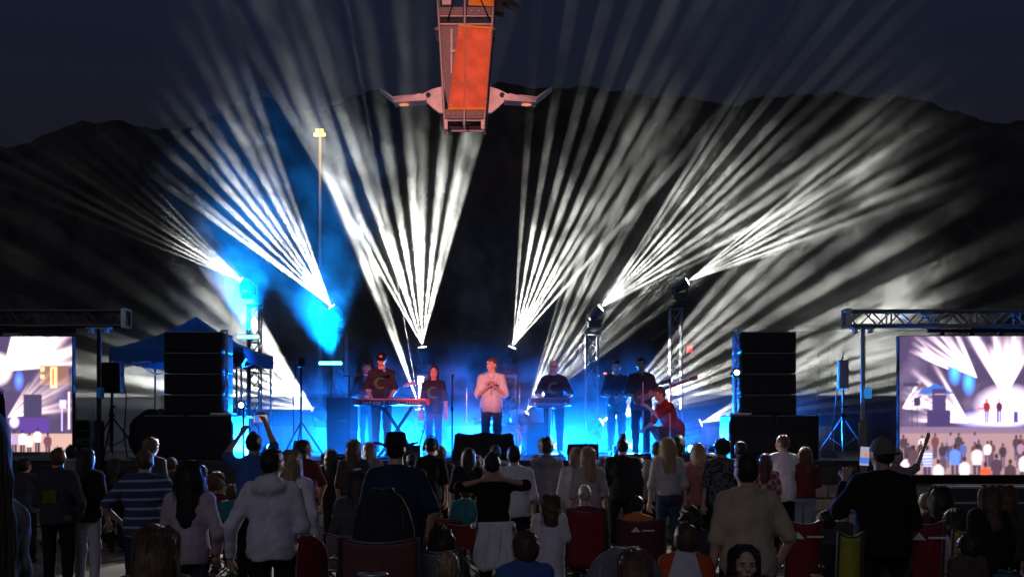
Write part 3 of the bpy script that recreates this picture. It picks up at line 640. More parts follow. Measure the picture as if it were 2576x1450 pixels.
LENS = glow('beam_lens', (1, .98, .92), 14)
def tower(u, vtop, D, label):
    p = P(u, vtop, D); t = thing('light_tower', label, 'truss tower', (p.x, D, DECK), group='truss towers at the back of the stage')
    box_truss(t, (0, 0, .03), (0, 0, p.z-DECK), .23, mat('dull_aluminium', (.12, .12, .13), .55, .5), 8, .018, .010)
    obj('base_plate', MB().box((0, 0, .015), (.6, .6, .03)), BLACKM, t); obj('top_plate', MB().box((0, 0, p.z-DECK+.015), (.3, .3, .03)), BLACKM, t)
def moving_head(u, v, D, tip, half, energy, scale, thr, rows, seed, label, spill=0, Dt=None):
    src = P(u, v, D); d = (P(*tip, Dt or D)-src).normalized(); base = src-Vector((0, 0, .27))
    t = thing('moving_head_light', label, 'stage light', base, group='moving head lights throwing white beams')
    obj('base', MB().box((0, 0, .05), (.26, .2, .1), bev=.015), BLACK, t)
    obj('yoke', MB().box((-.15, 0, .2), (.035, .08, .22), bev=.01).box((.15, 0, .2), (.035, .08, .22), bev=.01).box((0, 0, .11), (.33, .1, .03)), BLACK, t)
    rot = d.to_track_quat('Z', 'Y').to_matrix()
    h_ = obj('lamp_head', MB().lathe([(.06, -.16), (.095, -.12), (.105, 0), (.115, .13), (.11, .15)], (0, 0, .27), 16, rot), BLACK, t, True)
    obj('lens', MB().lathe([(.001, .151), (.085, .152), (.07, .172), (.001, .182)][::-1], (0, 0, .27), 16, rot), LENS, h_, True)
    gobo_light(t, Vector((0, 0, .27))+d*.2, d, half, energy, scale, thr, rows, seed, base=.07 if v > 1000 else .012)
    if spill: spot(t, Vector((0, -.14, .3)), (P(CXV, 1150, 8)-src), 55, spill, (1, .97, .9), 1.0, .06, 'spill_lamp')

E0 = 19000.0
DT = 22.4
for u, v, lab in ((640, 770, 'outer left truss tower in blue haze'), (856, 838, 'left truss tower behind the blue light bar'), (1065, 946, 'short truss tower behind the woman singer'), (1282, 946, 'short truss tower behind the front singer'), (1488, 840, 'right truss tower behind the keyboard player in black'), (1699, 775, 'tall outer right truss tower behind the crouching man')):
    tower(u, v, DT, lab)
TH = .235
for u, v, D, tip, half, e, sc_, seed, lab, spill in (
    (625, 717, DT, (376, 549), 14, 2.3, 16, 1, 'beam light highest at the left, fan leaning left', 0),
    (847, 788, DT, (606, 468), 19, 2.6, 13, 2, 'beam light on the left truss tower beside the cyan haze', 0),
    (1065, 893, DT, (1010, 495), 25, 3.1, 11, 3, 'beam light behind the woman singer throwing the brightest fan', 0),
    (1280, 892, DT, (1436, 524), 21, 1.5, 12, 4, 'beam light behind the front singer, fan rising to the right', 0),
    (1495, 788, DT, (1792, 520), 18, 1.4, 15, 5, 'beam light on the right truss tower above the keyboard player', 0),
    (1710, 718, DT, (2056, 518), 14, 1.2, 17, 6, 'beam light highest at the right, fan leaning right', 0),
    (806, 1040, 22.9, (460, 840), 29, 2.8, 9, 7, 'floor beam light at the left, fan spreading behind the left stack', 0),
    (1058, 1048, 22.4, (1018, 722), 17, 6.0, 12, 8, 'floor beam light beside the woman singer', 0),
    (1310, 1052, 22.4, (1425, 888), 20, 1.3, 12, 9, 'floor beam light behind the keyboard on the right', 0),
    (1495, 1070, 22.4, (1841, 870), 22, 1.7, 12, 10, 'floor beam light glowing at the feet of the dark guitarists', 0),
    (1742, 1070, 22.4, (2118, 933), 17, 1.0, 13, 11, 'floor beam light behind the crouching man', 0)):
    moving_head(u, v, D, tip, half, E0*e, sc_, .27 if v > 1000 else TH, 4.5, seed, lab, spill, D+.9 if u == 806 else None)

# LED bars with cyan wash
BLUEG = glow('led_blue', (.08, .62, 1.0), 9)
def led_bar(u, v, w_, D, d, energy, label, half=16):
    p = P(u, v, D); t = thing('led_bar', label, 'light bar', (p.x, D, p.z), group='blue light bars')
    obj('housing', MB().box((0, 0, 0), (w_, .1, .10), bev=.012), BLACK, t)
    n = 9
    for i in range(n): obj('led_lens', MB().lathe([(.001, .026), (.028, .02), (.036, 0)], (-w_/2+(i+.5)*w_/n, -.052, 0), 10, Matrix.Rotation(PI/2, 3, 'X')), BLUEG, t, True)
    rod('bracket', (0, .06, 0), (0, .06, -(p.z-DECK)), .02, BLACKM, t)
    spot(t, (0, -.05, .08), d, half, energy, (.0, .26, 1.0), 1.0, .10)
    return t
led_bar(625, 847, .40, DT-.5, (-.10, -.02, 1), 7500, 'upper glowing blue light bar left of the cyan haze', 34)
led_bar(832, 913, .44, DT-.5, (-.16, -.02, 1), 7500, 'lower glowing blue light bar behind the drummer', 34)

# blue floor pars shining through the smoke at the players' feet and out to the crowd
BLUEL = glow('par_lens', (.12, .55, 1.0), 16)
def par_can(u, v, D, d, half, energy, label, lens_r=.07, col=(.004, .17, 1.0)):
    p = P(u, v, D); t = thing('par_light', label, 'stage light', (p.x, D, p.z-.12), group='blue floor lights')
    d = Vector(d).normalized(); rot = d.to_track_quat('Z', 'Y').to_matrix()
    obj('yoke', MB().box((-.11, 0, .1), (.02, .05, .2)).box((.11, 0, .1), (.02, .05, .2)).box((0, 0, .01), (.24, .12, .02)), BLACK, t)
    h_ = obj('can', MB().lathe([(.05, -.14), (.085, -.1), (.09, .08)], (0, 0, .12), 14, rot), BLACK, t, True)
    obj('lens', MB().lathe([(.001, .083), (lens_r, .083), (lens_r*.9, .095), (.001, .105)][::-1], (0, 0, .12), 14, rot), BLUEL, h_, True)
    spot(t, Vector((0, 0, .12))+d*.13, d, half, energy, col, .8, .08)
zf = lambda D: HORV-(DECK+.14-CAMZ)/D*F
for u, D, d, e, lab in ((1737, 19.6, (-.03, -1, .12), 120, 'bright round blue floor light pointing at the crowd on the right'), (1692, 21.2, (-.3, -1, .3), 60, 'small blue floor light behind the crouching man'), (676, 20.2, (.5, -.8, .25), 120, 'round cyan floor light left of the mast'),
                        (850, 23.3, (.12, -1, .07), 17000, 'blue floor light behind the dark amplifier'), (1010, 23.3, (.05, -1, .07), 17000, 'blue floor light behind the red keyboard'), (1190, 23.3, (.0, -1, .07), 17000, 'blue floor light behind the drum kit, centre'), (1400, 23.3, (-.05, -1, .07), 17000, 'blue floor light behind the right keyboard'), (1590, 23.3, (-.1, -1, .07), 17000, 'blue floor light behind the dark guitarists')):
    par_can(u, zf(D), D, d, 48 if e < 1000 else 40, e, lab)

par_can(1800, zf(19.6), 19.6, (1, -.62, .55), 26, 9000, 'blue floor light aimed at the right loudspeaker tripod')
par_can(1560, zf(18.2), 18.2, (-.32, 1, .35), 30, 260, 'small blue floor light aimed back at the right keyboard')
par_can(450, 1060, 22.4, (.05, .05, 1), 60, 260, 'blue lamp shining up inside the canopy', col=(.02, .25, 1))
# two lit lamps at the inner edges of the loudspeaker stacks that edge the crowd with light
for u, v, lab in ((1853, 936, 'glaring small lamp on the slim truss beside the right stack'), (606, 1018, 'cluster lamp glaring beside the left subwoofer')):
    p = P(u, v, 17.75); t = thing('crowd_lamp', lab, 'lamp', p, group='lamps facing the crowd')
    obj('housing', MB().box((0, .08, 0), (.12, .14, .14), bev=.02), BLACK, t); obj('yoke', MB().box((0, .16, -.02), (.16, .02, .04)), BLACKM, t)
    obj('lens', MB().lathe([(.001, .02), (.03, .016), (.045, 0)], (0, .008, 0), 12, Matrix.Rotation(PI/2, 3, 'X')), glow('crowd_lens', (1, .95, .88), 6), t, True)
    if u < 1000: rod('post', (0, .17, -(p.z-DECK)), (0, .17, 0), .015, BLACKM, t)
    spot(t, (0, -.03, 0), (P(CXV, 1180, 9)-p), 62, 900, (1, .95, .92), .5, .06, 'crowd_lamp')
# added unseen stand: red wash on the players, pink light aimed at the mast
fw = thing('added_lamp_stand', 'unseen lamp stand added behind the camera to light players and mast', 'lamp stand', (-2.2, -6, 0))
rod('pole', (0, 0, 0), (0, 0, 5.4), .04, BLACKM, fw); obj('housing', MB().box((0, 0, 5.5), (.3, .4, .25), bev=.02), BLACK, fw)
for q_ in ((960, 940, 20), (1395, 945, 20.9), (1091, 975, 20.3), (1237, 950, 18.7), (1700, 1005, 19.1)):
    spot(fw, (0, .25, 5.5), P(*q_)-Vector((-2.2, -5.75, 5.5)), 1.3 if q_[0] < 1000 else 1.75, 42000, (1, .19, .20) if q_[0] < 1200 else (1, .30, .31), .8, .1, 'red_front_lamp') if q_[0] < 1300 else spot(fw, (0, .25, 5.5), P(*q_)-Vector((-2.2, -5.75, 5.5)), 1.75, 9000, (1, .22, .17), .8, .1, 'red_front_lamp')
aim = P(1170, 190, DM)-Vector((-2.2, -6, 5.5)); spot(fw, (0, .25, 5.6), aim, 3.6, 20000, (1, .36, .31), .8, .1, 'pink_front_lamp')

# ---- smoke drifting over the stage: one closed box, uneven density
sm = bpy.data.materials.new('stage_smoke'); sm.use_nodes = True; n = sm.node_tree.nodes; n.clear(); L = sm.node_tree.links
ou = n.new('ShaderNodeOutputMaterial'); pv = n.new('ShaderNodeVolumePrincipled'); pv.inputs['Color'].default_value = (.92, .93, .95, 1); pv.inputs['Anisotropy'].default_value = .15
L.new(pv.outputs[0], ou.inputs['Volume'])
ge = n.new('ShaderNodeNewGeometry')
def nz(scale, det, off, ys=1.0):
    mp = n.new('ShaderNodeMapping'); mp.inputs['Location'].default_value = off; mp.inputs['Scale'].default_value = (1, ys, 1); L.new(ge.outputs['Position'], mp.inputs[0])
    t_ = n.new('ShaderNodeTexNoise'); t_.inputs['Scale'].default_value = scale; t_.inputs['Detail'].default_value = det; t_.inputs['Roughness'].default_value = .6; L.new(mp.outputs[0], t_.inputs['Vector']); return t_.outputs['Fac']
def rng_(v, a, b, c, d):
    m = n.new('ShaderNodeMapRange'); m.interpolation_type = 'SMOOTHSTEP'
    for k_, q_ in zip(('From Min', 'From Max', 'To Min', 'To Max'), (a, b, c, d)): m.inputs[k_].default_value = q_
    L.new(v, m.inputs['Value']); return m.outputs[0]
def mt(op, a, b):
    m = n.new('ShaderNodeMath'); m.operation = op
    for i, q_ in enumerate((a, b)):
        if isinstance(q_, (int, float)): m.inputs[i].default_value = q_
        else: L.new(q_, m.inputs[i])
    return m.outputs[0]
clump = rng_(nz(1.7, 5, (3, 1, 7), .18), .42, .58, .17, 1.0)
big = rng_(nz(.26, 1, (11, 5, 2)), .36, .62, .25, 1.0)
sx = n.new('ShaderNodeSeparateXYZ'); L.new(ge.outputs['Position'], sx.inputs[0])
edge = rng_(mt('ABSOLUTE', mt('SUBTRACT', sx.outputs[0], 1.0), 0), 6.0, 8.2, 1.0, .015)
edge = mt('MAXIMUM', edge, mt('MULTIPLY', rng_(sx.outputs[2], 2.9, 4.0, .8, 0.0), rng_(mt('ABSOLUTE', mt('ADD', sx.outputs[0], 2.2), 0), 8.2, 11.5, 1.0, .06)))
top = rng_(sx.outputs[2], 4.2, 8.8, 1.0, .025)
dens = mt('MULTIPLY', mt('MULTIPLY', mt('MULTIPLY', clump, big), mt('MULTIPLY', edge, top)), .125)
dens = mt('ADD', dens, mt('MULTIPLY', rng_(sx.outputs[2], 2.1, 4.0, .028, 0.0), mt('MULTIPLY', rng_(mt('ABSOLUTE', sx.outputs[0], 0), 3.5, 6.0, 1.0, .35), rng_(clump, 0, 1, .55, 1.0))))
def puff(c, r, k_):
    vm = n.new('ShaderNodeVectorMath'); vm.operation = 'DISTANCE'; L.new(ge.outputs['Position'], vm.inputs[0]); vm.inputs[1].default_value = c
    return rng_(vm.outputs['Value'], r*.2, r, k_, 0.0)
for c_ in ((605, 735), (800, 800)): dens = mt('ADD', dens, mt('MULTIPLY', puff(P(*c_, DT-.5), 1.3, .34), rng_(clump, 0, 1, .22, 1)))
L.new(dens, pv.inputs['Density'])
sm.cycles.volume_sampling = 'EQUIANGULAR'
hz = obj('smoke', MB().box((0, 0, 0), (30, 3.8, 10.8)), sm, loc=(0, 22.7, 2.45+5.4)); tag(hz, 'thin uneven stage smoke lit by white and blue beams', 'smoke', kind='stuff')
sf = bpy.data.materials.new('floor_smoke'); sf.use_nodes = True; n = sf.node_tree.nodes; n.clear(); L = sf.node_tree.links
ou = n.new('ShaderNodeOutputMaterial'); pv = n.new('ShaderNodeVolumePrincipled'); pv.inputs['Color'].default_value = (.92, .93, .95, 1); L.new(pv.outputs[0], ou.inputs['Volume'])
ge = n.new('ShaderNodeNewGeometry'); sx = n.new('ShaderNodeSeparateXYZ'); L.new(ge.outputs['Position'], sx.inputs[0])
L.new(mt('MULTIPLY', mt('MULTIPLY', rng_(sx.outputs[2], 1.35, 2.42, .12, .014), rng_(mt('ABSOLUTE', sx.outputs[0], 0), 3.4, 5.8, 1.0, .10)), rng_(nz(.9, 2, (1, 2, 3)), .3, .7, .5, 1.3)), pv.inputs['Density'])
sf.cycles.volume_sampling = 'EQUIANGULAR'
hz = obj('floor_smoke', MB().box((0, 0, 0), (24, 6.3, 1.135)), sf, loc=(0, 21.4, 1.31+.5675)); tag(hz, 'low blue-lit smoke lying over the stage floor', 'smoke', kind='stuff')

# ================================================================== INSTRUMENTS
def text_mesh(body, size, depth, m, parent, loc, rot):
    c = bpy.data.curves.new('lettering', 'FONT'); c.body = body; c.size = size; c.extrude = depth; c.resolution_u = 3
    o = bpy.data.objects.new('lettering_tmp', c); COL.objects.link(o)
    dg = bpy.context.evaluated_depsgraph_get(); dg.update(); me = bpy.data.meshes.new_from_object(o.evaluated_get(dg)); bpy.data.objects.remove(o)
    me.name = 'lettering'; me.materials.clear(); me.materials.append(m); o = bpy.data.objects.new('lettering', me); COL.objects.link(o); o.parent = parent; o.location = loc; o.rotation_euler = rot
    return o
DK = 19.6
kp = P(986, 1011, DK); kz = kp.z-.055
t = thing('red_keyboard', 'red stage keyboard with white lettering on its back', 'keyboard', (kp.x, DK, kz))
RED = mat('keyboard_red', (.40, .008, .014), .45, spec=.3)
obj('case', MB().box((0, 0, .055), (1.30, .32, .10), bev=.012), RED, t)
obj('rear_panel', MB().box((.04, -.164, .040), (1.16, .012, .070)), BLACK, t)
for s in (-1, 1): obj('end_cheek', MB().box((s*.64, 0, .055), (.06, .34, .118), bev=.02), RED, t)
wk = obj('key_bed', MB().box((0, .10, .112), (1.16, .14, .016)), mat('ivory', (.75, .74, .7), .4), t)
for i in range(36): obj('black_key', MB().box((-.56+i*.032, .07, .126), (.014, .08, .014)), BLACK, wk)
text_mesh('nord stage 2', .078, .002, mat('lettering_white', (.95, .94, .92), .5), t, (-.50, -.172, .022), (PI/2, 0, 0))
for i in range(9): obj('socket', MB().box((-.02+i*.05+(.1 if i > 3 else 0), -.172, .045), (.03, .006, .022)), mat('socket_grey', (.3, .3, .3), .5), t)
s_ = thing('keyboard_stand', 'black crossed-leg stand under the red keyboard', 'stand', (kp.x+.1, DK, DECK)); hh = kz-DECK-.012
for y in (-.16, .16):
    rod('cross_leg', (-.32, y, .02), (.26, y, hh), .016, BLACKM, s_); rod('cross_leg', (.32, y*1.15, .02), (-.26, y*1.15, hh), .016, BLACKM, s_)
for x in (-.32, .32): rod('foot_bar', (x, -.22, .02), (x, .22, .02), .018, BLACKM, s_)
for x in (-.26, .26): rod('top_bar', (x, -.2, hh), (x, .2, hh), .014, BLACKM, s_)
rod('side_post', (-.72, .05, 0), (-.72, .05, hh), .012, BLACKM, s_)

DR = 20.4
kp = P(1383, 1008, DR)
t = thing('dark_keyboard', 'blue-lit dark keyboard seen from behind on a column stand', 'keyboard', (kp.x, DR, kp.z-.09))
DKB = mat('blue_lit_case', (.06, .11, .2), .5)  # blue stage light is put into the case colour
obj('case', MB().box((0, 0, .075), (.80, .34, .15), bev=.012), DKB, t); obj('rear_lip', MB().box((0, -.175, .09), (.70, .012, .08), bev=.003), BLACK, t)
for x in (-.28, .28): obj('rear_badge', MB().box((x, -.185, .04), (.04, .006, .04)), mat('badge', (.35, .4, .5), .4), t)
obj('upper_pad', MB().box((.12, .05, .17), (.34, .25, .035), bev=.008), BLACK, t)
s_ = thing('column_stand', 'single column stand under the blue-lit dark keyboard', 'stand', (kp.x, DR, DECK))
rod('column', (0, 0, 0), (0, 0, kp.z-.09-DECK-.03), .03, STEEL, s_, 10); obj('top_arms', MB().box((0, 0, kp.z-.09-DECK-.016), (.5, .28, .026)), BLACKM, s_); obj('base', MB().box((0, 0, .02), (.5, .4, .035), bev=.01), BLACKM, s_)

def mic_stand(u, vtop, D, label, boom=None, m=BLACKM):
    p = P(u, vtop, D); h = p.z-DECK; t = thing('microphone_stand', label, 'microphone stand', (p.x, D, DECK), group='microphone stands')
    rod('pole', (0, 0, .03), (0, 0, h), .012, m, t, 8); obj('round_base', MB().lathe([(.14, 0), (.14, .015), (.03, .035), (.001, .036)], n=20), BLACKM, t)
    obj('clutch', MB().tube((0, 0, h*.62), (0, 0, h*.62+.07), .02), BLACKM, t)
    e = Vector((0, 0, h))
    if boom is not None: e = Vector(boom)+Vector((0, 0, h)); rod('boom', (-boom[0]*.25, 0, h-boom[2]*.25), e, .009, m, t)
    d = (Vector(boom).normalized() if boom is not None else Vector((0, .5, .8)).normalized())
    mi = obj('microphone', MB().tube(e, e+d*.13, .013, .019, 10), BLACKM, t); obj('mesh_head', MB().ell(tuple(e+d*.15), (.027, .027, .03), 6), mat('mic_mesh', (.25, .25, .27), .4, .7), mi, True)
mic_stand(1137, 958, 18.1, 'straight microphone stand standing alone left of the front singer')
mic_stand(878, 944, 19.3, 'boom microphone stand left of the capped keyboard player', (.46, 0, .07))
mic_stand(1617, 960, 19.0, 'microphone stand in front of the dark trousered guitarist', None, STEEL)
mic_stand(1685, 968, 18.9, 'microphone stand gripped by the crouching man', None, STEEL)
mic_stand(1300, 935, 21.0, 'boom microphone stand over the drum kit', (-.25, 0, .06))

# drum kit
DD = 21.9; dp = P(1275, 1100, DD)
t = thing('drum_kit', 'dark drum kit with cymbals behind the front singer', 'drum kit', (dp.x, DD, DECK))
DRM = mat('drum_shell', (.03, .03, .05), .3, coat=.4); HEAD = mat('drum_head', (.55, .55, .56), .6); CHR = mat('chrome', (.7, .7, .72), .15, 1.0); BRS = mat('cymbal_brass', (.6, .45, .2), .22, 1.0)
rx = Matrix.Rotation(PI/2, 3, 'X')
def drum(name, c, r, h, rot):
    d = obj(name, MB().lathe([(r, -h/2), (r, h/2)], c, 24, rot), DRM, t, True); obj('drum_head', MB().lathe([(.001, h/2+.004), (r*.96, h/2+.004), (r*.96, h/2-.002)][::-1], c, 24, rot), HEAD, d)
    obj('hoop', MB().lathe([(r+.012, h/2-.02), (r+.012, h/2+.01), (r-.005, h/2+.01), (r-.005, h/2-.02)], c, 24, rot), CHR, d)
drum('kick_drum', (0, 0, .29), .28, .42, rx)
for x, z, r in ((-.2, .74, .14), (.2, .74, .15)): drum('tom', (x, .05, z), r, .2, Matrix.Rotation(.35, 3, 'X'))
drum('floor_tom', (.58, .35, .42), .2, .36, Matrix.Identity(3)); drum('snare', (-.5, .35, .62), .18, .14, Matrix.Identity(3))
for x, y, z, tl in ((-.80, .2, 1.32, .25), (-.05, .35, 1.02, .1), (.25, .1, 1.36, -.25), (.75, .3, 1.2, .2)):
    rod('cymbal_stand', (x, y, 0), (x, y, z), .011, CHR, t); obj('cymbal', MB().lathe([(.03, .02), (.09, .012), (.22, 0), (.22, -.003), (.03, .012)], (x, y, z), 24, Matrix.Rotation(tl, 3, 'Y')), BRS, t, True)
    for i in range(3): rod('stand_foot', (x, y, .25), (x+.2*math.cos(i*2.1), y+.2*math.sin(i*2.1), 0), .009, CHR, t)

# amp cabinets and monitors
def wedge(u0, u1, v0, D, label, name='floor_monitor', depth=.4, slope=True):
    a = P(u0, 0, D); b = P(u1, v0, D); wd = b.x-a.x; h = b.z-DECK
    t = thing(name, label, 'monitor', ((a.x+b.x)/2, D, DECK), group='floor monitors on the stage edge' if slope else None)
    mb = MB(); y0, y1 = -depth/2, depth/2
    top0 = h if not slope else h
    v = [(-wd/2, y0, 0), (wd/2, y0, 0), (wd/2, y1, 0), (-wd/2, y1, 0), (-wd/2, y0, h), (wd/2, y0, h), (wd/2, y1, h*(.45 if slope else 1)), (-wd/2, y1, h*(.45 if slope else 1))]
    obj('enclosure', mb.add(v, [(0, 3, 2, 1), (4, 5, 6, 7), (0, 1, 5, 4), (1, 2, 6, 5), (2, 3, 7, 6), (3, 0, 4, 7)]), BLACK, t)
    obj('handle', MB().box((0, y0-.008, h*.6), (min(.16, wd*.3), .016, .03), bev=.006), DARKALU, t)
    obj('connector_plate', MB().box((wd*.3, y0-.005, h*.4), (.1, .01, .06)), DARKALU, t); return t
wedge(812, 906, 1140, 17.85, 'low black floor monitor at the stage edge below the mast')
wedge(1425, 1503, 1115, 17.85, 'tall black floor monitor behind the two girls in pale tops')
wedge(1541, 1634, 1139, 17.85, 'low black floor monitor right of the woman with a bun')
wedge(1000, 1060, 1118, 17.85, 'black floor monitor in front of the red keyboard')
t = wedge(826, 904, 1000, 20.8, 'dark guitar amplifier cabinet left of the red keyboard', 'amplifier', .4, False); t['category'] = 'amplifier'
t = wedge(1325, 1372, 1062, 21.3, 'small dark amplifier behind the right keyboard', 'amplifier', .3, False); t['category'] = 'amplifier'
# loose cables
for pts, lab in (([(2.2*0+P(2120, 0, 18.4).x+.03, 18.45, 3.05), (P(2112, 0, 18.4).x, 18.5, 2.6), (P(2100, 0, 18.4).x, 18.45, 1.9), (P(2085, 0, 18.3).x, 18.3, 1.42), (P(2072, 0, 18.2).x, 18.2, 1.30)]+[(P(2085, 0, 18.2).x+.16*math.cos(a)*(1-.02*a), 18.2+.10*math.sin(a), 1.295+.006*a) for a in np.linspace(0, 19, 48)], 'pale cable dropping from the right tripod speaker into a coil'),
                 ([(P(300, 0, 18.5).x, 18.6, 2.7), (P(312, 0, 18.5).x, 18.62, 2.3), (P(306, 0, 18.5).x, 18.6, 1.7), (P(318, 0, 18.5).x, 18.55, 1.29), (P(340, 0, 18.5).x, 18.4, 1.283)], 'black cable hanging behind the left tripod speaker'),
                 ([(P(745, 0, 19.2).x, 19.2, 2.9), (P(738, 0, 19.2).x, 19.15, 2.3), (P(742, 0, 19.2).x, 19.1, 1.7), (P(730, 0, 19.2).x, 19.0, 1.29), (P(780, 0, 18.9).x, 18.8, 1.283)], 'thin cable looping down the tall mast'),
                 ([(P(1060, 0, 19.6).x, 19.75, 2.2), (P(1066, 0, 19.6).x, 19.8, 1.8), (P(1050, 0, 19.6).x, 19.7, 1.4), (P(1030, 0, 19.4).x, 19.4, 1.285), (P(960, 0, 18.6).x, 18.5, 1.283), (P(1010, 0, 18.1).x, 18.2, 1.283)], 'cable trailing from the red keyboard to the floor')):
    tag(obj('cable', MB().path(pts, .011, 6), mat('cable_grey', (.10, .10, .11), .5) if 'pale' in lab else BLACK, smooth=True), lab, 'cable', 'loose cables on stage')
# draped box at the front edge
p0 = P(1142, 0, 17.8); p1 = P(1293, 1086, 17.8); wd = p1.x-p0.x; hh = p1.z-DECK
def drape(a, b):
    a_ = a*2-1; prof = hh*(.96+.04*math.cos(a_*6)) if abs(a_) < .92 else hh*.93
    if b < .45: z = prof*b/.45; y = -.28-.05*(1-b/.45)+.02*math.sin(a*23+b*5); x = a_*wd/2*(1.06-.1*b/.45)
    elif b < .75: z = prof-.0*(b-.45); y = -.28+(b-.45)/.3*.5; x = a_*wd/2*.96
    else: z = prof*(1-(b-.75)/.25); y = .22+.03*math.sin(a*20); x = a_*wd/2*.98
    return (x, y, z)
t = thing('covered_monitor', 'large monitor box draped in dark cloth at the stage front centre', 'monitor', ((p0.x+p1.x)/2, 17.95, DECK))
obj('cloth', MB().sheet(drape, 40, 40, .012), mat('dark_cloth_cover', (.016, .014, .017), .8, bump=.6, bscale=10), t, True)
obj('box', MB().box((0, -.02, hh*.44), (wd*.88, .42, hh*.86), bev=.02), BLACK, t)
# ================================================================== PEOPLE: distance fields turned into smooth closed surfaces
def sd_cone(p, a, b, ra, rb):
    a = np.asarray(a, float); b = np.asarray(b, float); ba = b-a; pa = p-a
    h = np.clip(pa @ ba/max(ba @ ba, 1e-9), 0, 1)
    return np.linalg.norm(pa-h[:, None]*ba, axis=1)-(ra+(rb-ra)*h)
def sd_ell(p, c, r):
    q_ = p-np.asarray(c, float); r = np.asarray(r, float)
    k0 = np.linalg.norm(q_/r, axis=1); k1 = np.linalg.norm(q_/(r*r), axis=1)+1e-9
    return k0*(k0-1)/k1
def smin(a, b, k):
    h = np.clip(.5+.5*(b-a)/k, 0, 1); return b*(1-h)+a*h-k*h*(1-h)
def evalp(p, prims):
    d = None
    for pr in prims:
        if pr[0] == 'c': e = sd_cone(p, *pr[1:5]); k_ = pr[5] if len(pr) > 5 else .03
        else: e = sd_ell(p, *pr[1:3]); k_ = pr[3] if len(pr) > 3 else .03
        d = e if d is None else smin(d, e, k_)
    return d
def nets(fn, lo, hi, h):
    lo = np.asarray(lo, float); hi = np.asarray(hi, float); N = np.maximum(np.ceil((hi-lo)/h).astype(int)+1, 3)
    ax = [lo[i]+h*np.arange(N[i]) for i in range(3)]
    G = np.stack(np.meshgrid(*ax, indexing='ij'), -1).reshape(-1, 3)
    V = fn(G).reshape(N); V[0] = V[-1] = 1; V[:, 0] = V[:, -1] = 1; V[:, :, 0] = V[:, :, -1] = 1
    s = V < 0
    c = [(i, j, k) for i in (0, 1) for j in (0, 1) for k in (0, 1)]
    M = N-1
    cor = np.stack([V[i:i+M[0], j:j+M[1], k:k+M[2]] for i, j, k in c], -1)
    sg = cor < 0; act = sg.any(-1) & ~sg.all(-1)
    idx = -np.ones(M, int); ids = np.argwhere(act); idx[act] = np.arange(len(ids)); cv = cor[act]
    acc = np.zeros((len(ids), 3)); cnt = np.zeros(len(ids)); cc = np.array(c, float)
    for a in range(8):
        for b in range(a+1, 8):
            if abs(cc[a]-cc[b]).sum() != 1: continue
            x = (cv[:, a] < 0) != (cv[:, b] < 0); t_ = cv[:, a]/(cv[:, a]-cv[:, b]+1e-12)
            pt = cc[a]+t_[:, None]*(cc[b]-cc[a]); acc[x] += pt[x]; cnt[x] += 1
    verts = lo+(ids+acc/cnt[:, None])*h
    faces = []
    for d in range(3):
        e1, e2 = [(1, 2), (2, 0), (0, 1)][d]
        A = s; sl0 = [slice(None)]*3; sl1 = [slice(None)]*3; sl0[d] = slice(0, -1); sl1[d] = slice(1, None)
        ch = A[tuple(sl0)] != A[tuple(sl1)]; pos = np.argwhere(ch)
        pos = pos[(pos[:, e1] > 0) & (pos[:, e2] > 0) & (pos[:, e1] < M[e1]) & (pos[:, e2] < M[e2])]
        o1 = np.zeros(3, int); o1[e1] = 1; o2 = np.zeros(3, int); o2[e2] = 1
        q4 = [idx[tuple((pos-o).T)] for o in (o1+o2, o2, np.zeros(3, int), o1)]
        fl = s[tuple(pos.T)]; Q = np.stack(q4, 1); Q[~fl] = Q[~fl][:, ::-1]; faces.append(Q)
    return verts, np.concatenate(faces)
def surf(prims, h, cut=None, pad=.05, noise=0.0, nf=1.0, seed=0, fold=0.0, cz=0.0):
    pts = []
    for pr in prims:
        if pr[0] == 'c':
            r = max(pr[3], pr[4]); pts += [np.asarray(pr[1])-r, np.asarray(pr[1])+r, np.asarray(pr[2])-r, np.asarray(pr[2])+r]
        else: pts += [np.asarray(pr[1])-np.asarray(pr[2]), np.asarray(pr[1])+np.asarray(pr[2])]
    pts = np.array(pts, float); lo = pts.min(0)-pad; hi = pts.max(0)+pad
    ph = np.random.default_rng(abs(int(seed))).uniform(0, 6.28, 6)
    def fn(g):
        d = evalp(g, prims)
        if noise: d = d+noise*(np.sin(g[:, 0]*23*nf+2*np.sin(g[:, 2]*9*nf+ph[0])+ph[1])*np.cos(g[:, 2]*17*nf+2*np.sin(g[:, 1]*11+ph[2])+ph[3])+.5*np.sin(g[:, 2]*41*nf+3*np.sin(g[:, 0]*13*nf+ph[4])+ph[5]))
        if fold:
            x, y, z = g[:, 0], g[:, 1], g[:, 2]-cz
            m1 = .5+.5*np.sin(x*9+ph[0]*3+z*5); m2 = np.clip(.35-z*1.6, .1, 1)
            d = d+fold*(np.sin(33*z+16*np.abs(x)+3*np.sin(11*x+ph[1])+ph[2])*m1+.9*np.sin(40*x+2.5*np.sin(7*z+ph[3])+ph[4])*m2*(.5+.5*np.sin(y*14+ph[5]+z*4))+.35*np.sin(70*z-30*x+4*np.sin(13*x+ph[3])))
        if cut is not None:
            for c_ in cut: d = np.maximum(d, c_(g))
        return d
    return nets(fn, lo, hi, h)
def join(parts):
    V = []; Fs = []; mi = []; o = 0
    for v, f, m_ in parts: V.append(v); Fs += [tuple(int(i)+o for i in q_) for q_ in f]; mi += [m_]*len(f); o += len(v)
    return np.concatenate(V), Fs, mi
